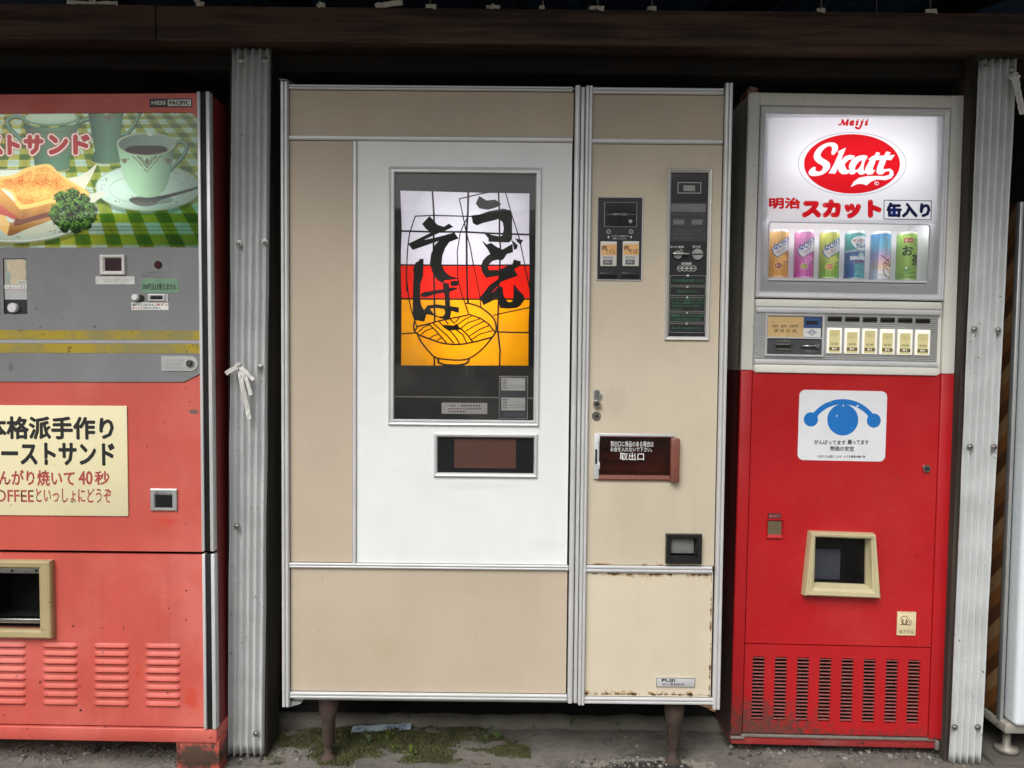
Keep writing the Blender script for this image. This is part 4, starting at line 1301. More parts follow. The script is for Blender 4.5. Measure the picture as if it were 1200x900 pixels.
blot(Cc([(225, 15), (272, 58), (320, 42), (380, 85), (440, 112), (545, 52), (552, 140), (485, 160), (455, 210), (430, 227), (385, 220), (335, 232), (300, 268), (286, 300), (300, 330), (400, 328), (470, 295), (545, 265), (560, 215), (600, 230), (632, 235), (630, 280), (562, 320), (597, 375), (600, 388), (530, 400), (480, 410), (400, 388), (310, 403), (265, 412), (225, 352), (210, 290), (235, 225), (275, 182), (310, 160), (285, 110), (240, 50)]))
blot(Cc([(530, 12), (562, 30), (602, 70), (590, 105), (560, 117), (552, 60)])); blot(Cc([(572, -5), (658, 12), (630, 62), (600, 35)]))
blot(Cc([(405, 386), (500, 398), (595, 378), (592, 392), (430, 450), (330, 565), (392, 590), (360, 640), (240, 699), (200, 620), (300, 490), (395, 420)]))
blot(Cc([(395, 500), (440, 505), (452, 600), (480, 645), (505, 668), (540, 662), (553, 620), (560, 470), (600, 532), (667, 600), (672, 640), (630, 702), (590, 727), (500, 735), (412, 727), (395, 640), (325, 580)]))
blot(Ec([(455, 282), (570, 290), (602, 272), (652, 335), (520, 345), (470, 312)])); blot(Ec([(468, 712), (690, 708), (660, 738), (480, 738)]))
blot([(586, 222.6), (589.8, 219.9), (592, 224.6)][::-1])
m.build('lettering', M['mask'], sign)
# pale line, thermometer strip, price card on the black lower band
yd = .0074
for q in ((463, 464.6, 588, 466), (617.5, 466, 625, 467.4)): MB().box(U.rect(*q, yd), yd - .0005, yd).build('divider_line', M['ink_grey'], sign)
m = MB(); m.box(U.rect(517.5, 472, 571, 485, yd), yd - .001, yd + .0005)
th = m.build('thermometer', paint('white_plastic_strip', srgb(214, 212, 210), .4, 0, .04, 30), wdoor)
m = MB(); y_ = yd - .0011; m.box(U.rect(525, 478, 564, 479.4, y_), y_ - .001, y_, .0003, m=0); m.box(U.rect(526, 478.4, 546, 479, y_), y_ - .0014, y_ - .0009, m=1)
for q in range(7): m.box(U.rect(541 + q * 3.3, 474.6, 542.8 + q * 3.3, 476.4, y_), y_ - .0003, y_, m=2)
for q in range(6): m.box(U.rect(526 + q * 3.3, 481.4, 527.8 + q * 3.3, 483, y_), y_ - .0003, y_, m=2)
m.text('温度', U.rect(526, 474.4, 534, 477, y_), y_, 2)
m.build('scale_marks', [M['steel'], M['ink_red'], M['ink']], th)
ci = U.rect(584.6, 440.6, 618.6, 491, yd)
m = MB(); m.box(ci, yd - .0035, yd, .0008, m=0)
m.ring(ci, grow(ci, -.002), [(0, yd - .0036), (.5, yd - .0046), (1, yd - .0036)], 1)
card = m.build('price_card_holder', [paint('slate_card', srgb(66, 68, 78), .3, 0, .08, 20), M['alu']], wdoor)
m = MB(); y_ = yd - .0037
for (a_, b_) in ((443, 457.6), (466, 481)):
    m.box(U.rect(587.4, a_, 615.4, b_, y_), y_ - .0006, y_)
    for q in range(4): m.box(U.rect(589, a_ + 1.6 + q * 3.1, 594.4, a_ + 3.2 + q * 3.1, y_), y_ - .0008, y_ - .0005, m=1)
    m.box(U.rect(595.6, a_ + 8.4, 614, a_ + 8.9, y_), y_ - .0008, y_ - .0005, m=1); m.box(U.rect(595.6, a_ + 10.9, 614, a_ + 11.4, y_), y_ - .0008, y_ - .0005, m=1); m.box(U.rect(612.8, a_ + 8.6, 613.8, a_ + 11.2, y_), y_ - .0009, y_ - .0005, m=1)
m.box(U.rect(590, 483.4, 615, 488.4, y_), y_ - .0004, y_, m=2)
m.build('price_card', [M['ink_white'], M['ink_grey'], paint('slate_strip', srgb(92, 96, 108), .35, 0, .06, 30)], card)
m = MB(); m.box(grow(wini, .0005), .0015, .0030); m.build('glass_pane', M['dusty_glass'], wf)
# vertical fluorescent tubes behind the sign
tz0, tz1 = ul(0, 425)[1], ul(0, 228)[1]
for q in (0,):
    xt = ul(548, 330)[0] + q * .075
    m = MB(); m.tube([(xt, .095, tz0), (xt, .095, tz1)], .013, 14)
    m.build('lamp_tube', glow('white_tube', (1, .98, 1.0, 1), 18.0), lb)
# delivery slot
m = MB(); m.ring(sloto, sloti, [(0, 0), (0, -.006), (.3, -.0085), (.75, -.007), (1, -.002), (1, .008)]); ds = m.build('delivery_slot', M['alu'], wdoor)
m = MB(); m.box(grow(sloti, .0004), .0035, .006); m.build('smoked_cover', M['black_gloss'], ds)
m = MB(); m.prism(rrect(U.rect(532.5, 514.5, 604.6, 548.6, .003), .003), .0026, .0036); m.build('brown_flap', paint('brown_smoked_plastic', srgb(84, 56, 50), .25, 0, .06, 20), ds)

# aluminium rails
RL = M['alu']
M['seam'] = paint('dirty_seam', srgb(64, 58, 50), .8, 0, .2, 40)
def rl(r, hz, ribs=2, h=.009, y=0): MB().rail(r, hz, y, h, ribs).box(grow(r, .0011), -.0012 - y, .004, m=1).build('frame_rail', [RL, M['seam']], udn)
rl(ur(330.8, 97.5, 339.6, 826), False, 2, .013)
rl(ur(339.6, 101, 671, 106.6), True, 2, .008)
rl(ur(339.6, 160.6, 671, 165.7), True, 1, .008)
rl(ur(413.8, 166, 418.2, 660.8), False, 1, .007)
rl(ur(340, 660.4, 666, 666.2), True, 2, .008)
rl(ur(341, 811.4, 664, 818.6), True, 2, .009)
rl(ur(669.4, 101.6, 675.2, 822), False, 1, .012)
rl(ur(676.4, 102.6, 680.6, 823), False, 1, .004)
rl(ur(681.6, 102, 689.4, 824), False, 2, .013)
rl(ur(689.6, 103.6, 847, 111), True, 2, .008)
rl(ur(689.4, 163.6, 846, 169), True, 1, .008)
rl(ur(684, 662.6, 834, 670.4), True, 2, .008)
rl(ur(682.6, 816.4, 835, 824), True, 2, .009)
rl(ur(841.5, 99, 850.2, 829), False, 2, .013)
# bent end caps and tape
m = MB(); a_ = ul(331, 97); m.strip([(a_[0] - .001, -.013, a_[1] + .001), (a_[0] + .014, .0, a_[1] + .004), (a_[0] + .045, .05, a_[1] - .004)], [(0, .004, .001)] * 3 and [(.0, .010, .0)] * 3, .0012); m.build('end_cap', M['alu_dull'], udn)
m = MB(); a_ = ul(836, 828); m.prism([(a_[0] - .04, a_[1] + .004), (a_[0] + .012, a_[1] + .006), (a_[0] + .014, a_[1] - .006), (a_[0] + .002, a_[1] - .014), (a_[0] - .02, a_[1] - .002)], .0, .05, back=True); m.build('corner_bracket', paint('rusty_bracket', srgb(150, 120, 86), .7, .1, .25, 60, .1, specks=(RUST, .18, 60)), udn)
m = MB(); a_ = ul(338, 824); m.prism([(a_[0] - .008, a_[1] + .004), (a_[0] + .036, a_[1] + .004), (a_[0] + .03, a_[1] - .002), (a_[0] + .004, a_[1] - .010), (a_[0] - .008, a_[1] - .008)], .0, .05, back=True); m.build('corner_bracket', M['alu_dull'], udn)

# right module: door with control panels
zr1, zr2, zr3 = ul(760, 664)[1], ul(760, 672)[1], ul(760, 815)[1]
rdoor_r = ur(689.4, 168.6, 841.5, 663)
BR = srgb(196, 184, 163)
cpo, cpi = ur(780, 197.4, 832.4, 398.8), ur(784.6, 202.4, 828.4, 394.4)
bpo = ur(699.8, 231.4, 752.6, 328.6)
pki = ur(701.4, 512.4, 785, 556.5)
crr = ur(779.4, 625, 821.6, 659.6); crri = ur(785.6, 630.6, 815, 650.4)
pk0 = ul(745, 566)
m = MB(); m.plate(rdoor_r, [cpi, grow(bpo, -.003), pki, crri], -.0005, .010)
rdoor = m.build('right_door', beige('yellowed_beige_paint', BR, streak=.12, bands=[('z', zr1 + .004, .03, srgb(168, 138, 96), .44), ('z', zr1 + .003, .010, DARKRUST, .42)],
      patches=[(pk0[0] - .02, pk0[1] - .05, .05, .09, srgb(186, 174, 152), .5), (ul(720, 470)[0], ul(720, 470)[1], .04, .05, srgb(176, 166, 150), .35), (ul(790, 250)[0], ul(760, 215)[1], .05, .05, srgb(178, 162, 138), .4)]), udn)
m = MB(); m.plate(ur(684.4, 670, 834, 817), [], -.0005, .010)
m.build('front_panel', beige('rust_edged_beige_paint', srgb(205, 194, 171), streak=.10, bands=[('z', zr2 - .004, .03, srgb(170, 136, 92), .44), ('z', zr2 - .002, .009, DARKRUST, .40), ('z', zr3 + .006, .03, srgb(166, 128, 82), .44), ('z', zr3 + .003, .011, DARKRUST, .39), ('x', ul(833, 745)[0] - .001, .010, srgb(110, 76, 48), .42), ('x', ul(684, 745)[0] + .002, .007, srgb(110, 76, 48), .44)]), udn)
# selection panel
m = MB()
m.ring(grow(bpo, .0008), grow(bpo, -.0018), [(0, 0), (0, -.003), (.3, -.004), (.8, -.003), (1, -.0015)], 2)
m.plate(grow(bpo, -.0016), [], -.0012, .006, 0)
d0 = ur(708, 237.2, 746.4, 266.4)
m.ring(d0, grow(d0, -.0022), [(0, -.0012), (0, -.003), (.5, -.004), (1, -.002), (1, -.0014)], 1)
m.box(grow(d0, -.0024), -.0022, -.0010, m=3)
bp = m.build('button_panel', [M['black'], M['alu_dull'], M['alu'], M['black_gloss']], rdoor)
m = MB(); y_ = -.0024
m.text('おまちください', ur(718, 250, 736, 252.6), y_, 0)
m.box(ur(710.6, 251.2, 717, 251.6), y_ - .0003, y_, m=1); m.box(ur(737, 251.2, 744, 251.6), y_ - .0003, y_, m=1)
m.text('秒', ur(736.8, 257.4, 740.8, 261.6), y_, 0, bold=.0001)
for px_ in (713, 739.4):
    c = ul(px_, 271.6)
    m.prism([ell(c, .0056, .0056, 24), ell(c, .0046, .0046, 24)], -.0018, -.0012, 2); m.prism([ell(c, .003, .003, 20), ell(c, .0023, .0023, 20)], -.0018, -.0012, 2)
    c = ul(px_, 278.4); m.prism([(c[0] - .0028, c[1] + .003), (c[0] + .0028, c[1] + .003), (c[0], c[1] - .003)], -.0018, -.0012, 0)
m.text('ランプのついた商品のボタン', ur(716.4, 275.6, 737, 277.8), -.0014, 0); m.text('を押してください', ur(718, 278.6, 734, 280.8), -.0014, 0)
for xa in (702.6, 728.4): m.box(ur(xa, 319, xa + 20, 326), -.0025, -.0012, .0005, m=3)
m.build('lettering', [M['ink_white'], M['ink_grey'], M['alu_dull'], M['black_gloss']], bp)
PLATE = glow('dim_button_white', srgb(196, 194, 188), .05)
for (xa, xb, ya, yb2, t1, t2) in ((703.4, 722.4, 283.2, 312.2, '肉', 'うどん'), (729.4, 748.4, 283, 312.2, '肉', 'そば')):
    m = MB(); r = ur(xa, ya, xb, yb2)
    m.box(r, -.006, -.001, .0012, m=0)
    y_ = -.0061
    m.box(ur(xa + .8, ya + 3.6, xb - .4, ya + 16.2), y_ - .0003, y_, m=1)
    m.text(t1, ur(xa + 1.4, ya + 5, xa + 7.4, ya + 10.6), y_ - .0004, 2, bold=.0002); m.text(t2, ur(xa + 6.6, ya + 9, xb - 1.4, ya + 14.6), y_ - .0004, 2, bold=.0001)
    m.text('¥500', ur(xa + 2.8, ya + 17.6, xb - 4.4, ya + 20.4), y_ - .0004, 2)
    m.box(ur(xa + 3, ya + 21.6, xb - 5, ya + 27.4), y_ - .0003, y_, m=3); m.text('押す', ur(xa + 5.4, ya + 22.8, xb - 7.4, ya + 26), y_ - .0004, 0)
    m.build('select_button', [PLATE, paint('orange_label', srgb(222, 172, 112), .4, 0, .06, 60), M['ink'], paint('slate_label', srgb(92, 96, 100), .4, 0, .05, 60)], bp)
# control column
m = MB(); m.ring(cpo, cpi, [(0, 0), (0, -.005), (.2, -.007), (.55, -.006), (.6, -.0045), (1, -.002), (1, .008)]); cf = m.build('control_frame', paint('pale_frame', srgb(204, 203, 198), .4, .5, .04, 20), rdoor)
m = MB(); m.box(grow(cpi, .0006), .0030, .008)
cp = m.build('control_panel', M['black'], cf)
CY = .0030
cu = lambda *a: U.rect(*a, CY)
m = MB()
m.box(cu(785.4, 203, 828, 235), CY - .0008, CY, m=2); 
r = cu(794, 213.8, 821.4, 226.8)
m.ring(r, grow(r, -.0016), [(0, CY - .0008), (0, CY - .002), (1, CY - .002), (1, CY - .0008)], 1)
m.box(cu(800.6, 217.4, 814.4, 224), CY - .0014, CY - .0006, m=3)
m.box(cu(785.6, 237.6, 827.6, 283), CY - .0006, CY, m=4)
m.box(cu(786.4, 239, 827, 248.2), CY - .0010, CY - .0004, m=5)
m.box(cu(788.8, 257.4, 801.8, 263.2), CY - .0009, CY - .0004, m=5); m.box(cu(810.4, 257.4, 823, 263.2), CY - .0009, CY - .0004, m=5)
for yy in (253.6, 266.6): m.box(cu(787, yy, 827, yy + .5), CY - .0008, CY - .0005, m=6)
m.build('display', [M['black'], M['alu_dull'], M['black_gloss'], paint('pale_lcd', srgb(140, 146, 140), .25, 0, .05, 40), paint('charcoal_plate', srgb(58, 59, 62), .4, 0, .08, 30), paint('grey_plate', srgb(112, 113, 114), .35, 0, .1, 60), M['black']], cp)
m = MB(); w_, g_ = 0, 1
yt = CY - .0012
m.text('つり銭切れ', cu(788, 242.4, 803, 245.4), yt, g_); 
for q in range(3): m.text(('ランプがついているときは', 'お釣りの出ない', 'お金を入れてください')[q], cu(788, 269 + q * 4, 822 - q * 5, 271.4 + q * 4), CY - .0008, 3)
m.text('おつり', cu(785.6, 288, 793.4, 290.8), CY - .0004, w_, bold=.0001); m.text('返却', cu(794.6, 288, 801, 290.8), CY - .0004, w_, bold=.0001); m.text('投入口', cu(811.6, 287.6, 820.6, 290.4), CY - .0004, w_, bold=.0001)
m.text('使用硬貨', cu(798.4, 307.4, 810.4, 310.6), CY - .0004, w_, bold=.0001)
for q, s_ in enumerate(('500', '100', '50', '10')):
    c = U.loc(796.8 + q * 5.3, 314.6, CY)
    m.prism([ell(c, .0072, .0072, 24), ell(c, .0064, .0064, 24)], CY - .0005 - q * .00003, CY, w_); m.text(s_, (c[0] - .0046, c[0] + .0046, c[1] - .002, c[1] + .0024), CY - .0004, w_)
P_ = smooth([(797.4, 292), (799.6, 294), (800.2, 296.2)], 4, False); m.stroke(U.pts(P_, CY), .0011, CY - .0004, w_); c = U.loc(800.4, 296.4, CY); m.prism([(c[0] - .0022, c[1] + .001), (c[0] + .0022, c[1] + .001), (c[0], c[1] - .003)], CY - .0006, CY, w_)
STEPS = [(322.8, 334.6, ['どちらかの商品をお選びください。']), (336, 346.6, ['お金をお入れください。']), (348.4, 365, ['ランプがついた商品のボタンを押し', 'てください。調理時間のランプがつき', 'できあがりまでカウント表示を', 'いたします。']), (366.6, 377.6, ['調理が終わりましたらチャイムが鳴', 'り、お品ものが出てまいります。']), (379.2, 389.8, ['はしとやくみをお取りください。'])]
for q, (ya, yb2, L) in enumerate(STEPS):
    sh = q * -.32
    r = cu(785.2 + sh, ya, 827 + sh, yb2)
    m.ring(r, grow(r, -.0009), [(0, CY), (0, CY - .0008), (1, CY - .0008), (1, CY)], 2)
    c = cu(804 + sh, ya - 1.3, 807.6 + sh, ya + 1.6); m.box(c, CY - .0010, CY, m=4); m.text(str(q + 1), grow(c, -.0010), CY - .0011, w_, bold=.0002)
    h_ = (yb2 - ya - 2.6) / max(2, len(L))
    y0_ = (ya + yb2) / 2 - h_ * len(L) / 2
    for k_, s_ in enumerate(L):
        wd = min(37.4, len(s_) * 2.34)
        m.text(s_, cu(787.4 + sh + (0 if len(L) > 1 else (37.4 - wd) / 2), y0_ + k_ * h_ + .5, 787.4 + sh + (0 if len(L) > 1 else (37.4 - wd) / 2) + wd, y0_ + (k_ + 1) * h_ - .5), CY - .0006, 1, bold=.0001)
m.build('lettering', [M['ink_white'], M['ink_green'], M['ink_grey'], paint('dim_print', srgb(92, 92, 94), .5), M['black']], cp)
m = MB(); c = U.loc(793.8, 298.6, CY); m.cyl(c, .0115, CY - .006, CY, 24, bev=.001); m.box((c[0] - .014, c[0] + .028, c[1] - .0014, c[1] + .0042), CY - .014, CY - .006, .0018)
m.build('return_lever', M['steel'], cp)
m = MB(); c = U.loc(817, 298.2, CY); m.cyl(c, .0152, CY - .006, CY, 32, bev=.0016); m.box((c[0] - .0125, c[0] + .0125, c[1] - .0018, c[1] + .0014), CY - .0064, CY - .0058, m=1); m.build('coin_slot', [M['steel'], M['dark']], cp)
# door handle, lock
m = MB(); r = ur(694.6, 455.6, 703.4, 474); m.prism(rrect(grow(r, -.001), .006), -.0015, 0, 2); m.prism(rrect(ur(696.4, 457, 702.4, 472), .0055), -.004, 0); c = ul(699.2, 473); m.cyl(c, .0096, -.014, 0, 24, bev=.0015); m.cyl(c, .005, -.018, -.014, 16, m=1, bev=.0008)
m.box(ur(703.4, 461, 704.8, 468), -.006, 0, .0006)
m.build('door_handle', [M['steel'], M['black'], M['alu_dull']], rdoor)
m = MB(); c = ul(698.8, 487.4); m.cyl(c, .0108, -.004, 0, 24, bev=.001, m=1); m.cyl(c, .0085, -.007, -.004, 24, bev=.001); m.cyl(c, .005, -.0075, -.006, 16, m=1); m.box((c[0] - .0005, c[0] + .0005, c[1] - .0026, c[1] + .0026), -.0078, -.0074)
m.build('lock', [M['steel'], M['black']], rdoor)
# pick-up door
BRN = paint('brown_acrylic_frame', srgb(122, 74, 62), .25, 0, .08, 16, specks=(srgb(60, 36, 30), .03, 60))
m = MB(); o_ = ur(700.6, 508.6, 787, 562.6); i_ = pki
m.ring(o_, i_, [(0, 0), (0, -.006), (.3, -.008), (1, -.006), (1, .006)])
m.box(ur(784.6, 513, 794.8, 564), -.020, -.001, .003)
pd = m.build('pickup_door', BRN, rdoor)
m = MB(); m.recess(grow(pki, .002), .0095, .075, 0); m.box(ur(705, 532, 760, 543), .06, .074, m=1)
m.build('pickup_chute', [paint('brown_inside', srgb(150, 98, 84), .6, 0, .15, 14), paint('tan_bowl_edge', srgb(140, 96, 78), .6)], pd)
m = MB(); m.box(grow(pki, .0005), -.0035, -.0015); m.build('acrylic_pane', glass('brown_acrylic', (.72, .55, .50, 1)), pd)
m = MB(); m.text('取出口に商品のある場合は', ur(715.4, 516.8, 765.6, 523.4), -.0038, bold=.00008); m.text('お金を入れないで下さい。', ur(715.2, 523.6, 764, 529.2), -.0038, bold=.00008); m.text('取出口', ur(726, 530.2, 754.4, 539.2), -.0038, bold=.0003)
m.build('lettering', M['ink_white'], pd)
m = MB(); m.box(ur(695.6, 507.8, 701.8, 560.8), -.009, 0, .0016); m.box(ur(700.6, 507.6, 789, 511), -.009, -.0075, .0006); m.box(ur(697, 526, 699.4, 543), -.0096, -.008, .0005, m=1)
for q in (510, 541): m.box(ur(700, q, 702.4, q + 8), -.012, -.008, .0008)
m.build('hinge', [M['alu'], M['dark']], pd)
# coin return
m = MB(); m.ring(crr, crri, [(0, 0), (0, -.010), (.1, -.014), (.8, -.013), (1, -.004), (1, .012)]); m.box(grow(crri, .0006), .010, .014)
r = ur(787, 632.6, 813, 649); cc = m.build('coin_return', paint('black_bezel', srgb(26, 27, 28), .3, 0, .1, 40), rdoor)
m = MB(); m.box(grow(crri, -.002), .004, .0102, .003); m.build('return_flap', paint('scuffed_grey_flap', srgb(120, 120, 118), .4, 0, .12, 40, .1), cc)
# maker's plate
m = MB(); r = ur(769, 793.6, 814, 804.2); m.box(r, -.0035, -.0008, .0005, m=0); m.ring(r, grow(r, -.0012), [(0, -.0034), (0, -.0042), (1, -.0042), (1, -.0034)], 1)
m.text('FUJI', ur(775, 794.9, 790.6, 799.2), -.0037, 2, bold=.0006); m.text('富士電機製造', ur(776, 800, 802, 802.6), -.0037, 2)
m.build('name_plate', [M['alu'], M['steel'], M['ink']], udn)
# legs
for (px_, pt, pb_, yy, foot) in ((385, 820, 880, .055, 1), (789.6, 826, 884, .05, 1), (655, 824, 853, .36, 0), (360, 824, 850, .52, 0)):
    xb = U.loc(px_, 850, yy)[0]
    wz = (U.B @ np.array([xb, yy, 0]) + U.O)
    zg = float(ground_z(wz[0], wz[1])) + (.045 if wz[1] > 2.2 else 0)
    top = ul(588, 818)[1]
    H = top - zg
    m = MB()
    m.lathe([(.0265, H), (.0270, H - .008), (.0262, H - .050), (.0225, H - .078), (.0185, H - .086), (.0170, .048), (.0125, .042), (.0110, .016), (.0160, .012), (.021, .006), (.022, -.004)], (xb, yy, zg), 20)
    m.v = [(xb + (p[0] - xb) * q, yy + (p[1] - yy) * q, p[2]) for p in m.v for q in (1 + .16 * (float(fbm(p[2] * 60 + 3 * px_, math.atan2(p[1] - yy, p[0] - xb) * 1.1 + 9, 3)) - .5),)]
    m.box((xb - .040, xb + .040, top - .004, top + .002), yy - .035, yy + .035, .002)
    m.build('leg', M['rustmetal'], udn)


# ------------------------------------------------------------------ red and white canned drink machine (right)
K = Frame(-0.529, 0.538, -0.647, 980, 876, 2.09)
kr, kl = K.rect, K.loc
skt = thing('can_vending_machine', 'red and white canned drink vending machine with a backlit oval logo sign above six cans', 'vending machine', K)
avg = lambda *p: sum(kl(*q)[0] for q in p) / len(p)
uL, uR = avg((876.6, 110), (867, 435), (857, 860)), avg((1130, 112), (1119, 440), (1103, 862))
vT = (kl(876.6, 108)[1] + kl(1130, 112.5)[1]) / 2
vSplit = (kl(867, 433)[1] + kl(1118, 439)[1]) / 2
vB, vBase = (kl(858, 861)[1] + kl(1100, 866)[1]) / 2, (kl(858, 873)[1] + kl(1096, 878)[1]) / 2
WHT, RED = srgb(224, 223, 214), srgb(176, 24, 30)
_b = kl(900, 850)
white_k = paint('aged_white_paint', WHT, .42, 0, .05, 5, .05, specks=(srgb(120, 108, 84), .03, 110), streak=.08, bands=[('z', vT - .004, .012, srgb(150, 128, 92), .60)], bump=.03)
red_k = paint('red_enamel', RED, .24, 0, .08, 3, .05, specks=(srgb(60, 14, 16), .05, 90), fade=(srgb(190, 58, 56), .4), bump=.05, scratch=.55)
red_dirty = paint('grimy_red_enamel', RED, .38, 0, .08, 3, .08, specks=(srgb(44, 18, 18), .05, 140), bump=.05, scratch=.5,
                  patches=[(_b[0] - .06, .0, .26, .16, srgb(74, 58, 52), .85), (_b[0] + .3, .01, .4, .07, srgb(70, 48, 44), .7)])
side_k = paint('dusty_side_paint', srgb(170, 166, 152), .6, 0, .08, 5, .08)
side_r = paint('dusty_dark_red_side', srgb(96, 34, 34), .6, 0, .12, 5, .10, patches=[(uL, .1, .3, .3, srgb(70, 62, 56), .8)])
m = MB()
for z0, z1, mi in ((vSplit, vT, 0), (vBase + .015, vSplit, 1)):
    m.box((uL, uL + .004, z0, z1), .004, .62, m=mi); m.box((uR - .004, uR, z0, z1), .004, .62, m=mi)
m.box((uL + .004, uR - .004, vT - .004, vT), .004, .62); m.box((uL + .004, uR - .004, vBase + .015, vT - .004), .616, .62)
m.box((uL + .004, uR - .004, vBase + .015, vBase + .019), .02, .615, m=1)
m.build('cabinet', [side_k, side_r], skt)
uDL, uDR = avg((891, 125), (881.5, 432), (874.5, 752)), avg((1115, 128), (1101.5, 437), (1089, 758))
vHead = (kl(892, 124)[1] + kl(1114, 128)[1]) / 2
m = MB(); m.box((uL, uDL - .002, vSplit, vT), -.004, .03, .003); m.box((uDR + .002, uR, vSplit, vT), -.004, .03, .003); m.box((uDL - .003, uDR + .003, vHead + .001, vT - .0005), -.0035, .03, .003)
m.build('door_surround', white_k, skt)
m = MB(); m.box((uL, uDL - .002, vB, vSplit - .0005), -.004, .03, .003); m.box((uDR + .002, uR, vB, vSplit - .0005), -.004, .03, .003)
m.build('door_surround', red_dirty, skt)
m = MB(); m.box((uL + .006, uDL + .02, vBase, vHead), .012, .02); m.box((uDR - .02, uR - .006, vBase, vHead), .012, .02); m.build('door_gasket', M['dark'], skt)
# lit sign
lo_, li_ = (uDL, uDR, (kl(885, 348.6)[1] + kl(1104, 352.6)[1]) / 2, vHead), None
li_ = (avg((897.5, 133), (891.5, 340)), avg((1106.5, 136), (1099, 344)), (kl(891, 341)[1] + kl(1098, 345)[1]) / 2, (kl(897.5, 132.5)[1] + kl(1106.5, 136)[1]) / 2)
m = MB(); m.ring(lo_, li_, [(0, .012), (0, -.004), (.2, -.006), (.45, -.005), (.5, -.002), (.8, -.001), (1, .002), (1, .012)])
sf = m.build('sign_frame', M['alu'], skt)
wq = [kl(*p) for p in ((900, 332), (1089, 332.5), (1091, 262), (901, 259.6))]
wr_ = ((wq[0][0] + wq[3][0]) / 2, (wq[1][0] + wq[2][0]) / 2, (wq[0][1] + wq[1][1]) / 2, (wq[2][1] + wq[3][1]) / 2)
hole = rrect(wr_, .009)
gl_ = grow(li_, .001)
SY = .004
FX0, FY0, FX1, FY1 = 899.5, 137.6, 1098, 258.6                 # field of the print, in photo pixels
fc = [K.loc(*p, SY) for p in ((FX0, FY1), (FX1, FY1), (FX1, FY0), (FX0, FY0))]
m = MB(); m.prism([[(gl_[0], gl_[2]), (gl_[1], gl_[2]), (gl_[1], gl_[3]), (gl_[0], gl_[3])], hole[::-1], fc[::-1]], SY, SY + .0004, back=True)
pan = m.build('lit_panel', lit_film('white_acrylic_panel', (.80, .80, .83, 1), .72, .25, plain=True), skt)
m = MB(); m.prism([hole, rrect(grow(wr_, -.0022), .007)[::-1]], SY - .0006, SY + .003); m.build('window_lip', paint('lip_grey', srgb(176, 178, 184), .4, 0, .03, 20), pan)
m = MB(); m.box(grow(wr_, .002), SY + .0036, SY + .0056); m.build('glass_pane', M['glass'], pan)
m = MB(); m.recess(grow(li_, .004), .0115, .15); lbx = m.build('lamp_box', M['white_box'], skt)
c0, c1 = K.loc(906, 196, .085), K.loc(1068, 199, .085)
m = MB(); m.tube([(c0[0], .085, c0[1]), (c1[0], .085, c1[1])], .0125, 14); m.build('lamp_tube', glow('cool_tube', (.98, .98, 1.0, 1), 5.2), lbx)
# print on the panel: one fine printed field let into the acrylic
WCOL = np.array((.80, .80, .83)); REDC = np.array((.62, .006, .012)); NAVY = np.array((.012, .014, .07))
Z1 = lambda P: [(920 + x / 6.43, 130 + y / 6.43) for x, y in P]
pc = Canvas(FX0, FY0, FX1, FY1, 3.4, WCOL)
zl = lambda c, rx, ry: Z1(ell(c, rx, ry, 90))
pc.fill(zl((506, 398), 408, 238), NAVY, .75); pc.fill(zl((506, 398), 404.5, 235), WCOL)
pc.fill(zl((505, 398), 362, 224), REDC)
Sg = [(355, 330), (375, 322), (395, 295), (400, 268), (385, 245), (355, 236), (310, 242), (265, 265), (232, 298), (217, 335), (222, 365), (245, 390), (272, 405), (287, 420), (280, 442), (262, 455), (240, 453), (228, 440), (232, 425), (213, 422), (185, 445), (178, 468), (190, 485), (220, 490), (260, 485), (300, 468), (330, 440), (340, 415), (335, 390), (310, 370), (280, 352), (268, 332), (275, 310), (297, 283), (325, 265), (348, 268), (356, 290), (350, 310)]
k1 = [(398, 305), (460, 275), (420, 375), (455, 340), (490, 330), (528, 338), (508, 362), (480, 368), (450, 398), (456, 425), (470, 445), (490, 440), (503, 450), (470, 474), (430, 476), (405, 455), (400, 428), (380, 470), (328, 470), (370, 400), (405, 320)]
a1 = [(500, 450), (482, 428), (490, 390), (520, 355), (560, 337), (600, 333), (622, 345), (602, 380), (592, 430), (598, 450), (615, 443), (622, 452), (590, 476), (560, 476), (545, 457), (515, 476), (485, 472)]
a2 = [(527, 440), (535, 410), (560, 380), (580, 372), (571, 410), (546, 440)]
t1 = [(600, 460), (606, 430), (640, 368), (625, 366), (660, 338), (672, 338), (690, 308), (718, 316), (706, 336), (746, 335), (765, 304), (797, 312), (784, 333), (828, 330), (800, 370), (764, 367), (742, 425), (742, 440), (758, 437), (790, 433), (814, 450), (819, 480), (800, 506), (760, 521), (690, 516), (650, 531), (615, 559), (580, 548), (540, 551), (495, 573), (520, 530), (560, 502), (620, 490), (690, 489), (750, 490), (783, 481), (792, 462), (780, 452), (756, 456), (735, 476), (705, 478), (688, 462), (694, 425), (716, 368), (686, 369), (664, 428), (662, 446), (682, 442), (660, 474), (625, 480)]
for P in (smooth(Sg, 3), k1, smooth(a1, 3), t1): pc.fill(Z1(P), WCOL)
pc.fill(Z1(smooth(a2, 3)), REDC)
pc.fill(Z1(ell((690, 544), 17, 15, 24)), WCOL, .8); pc.fill(Z1(ell((690, 544), 13, 11, 24)), REDC); pc.text('R', (1026.3, 213.2, 1028.4, 216), WCOL)
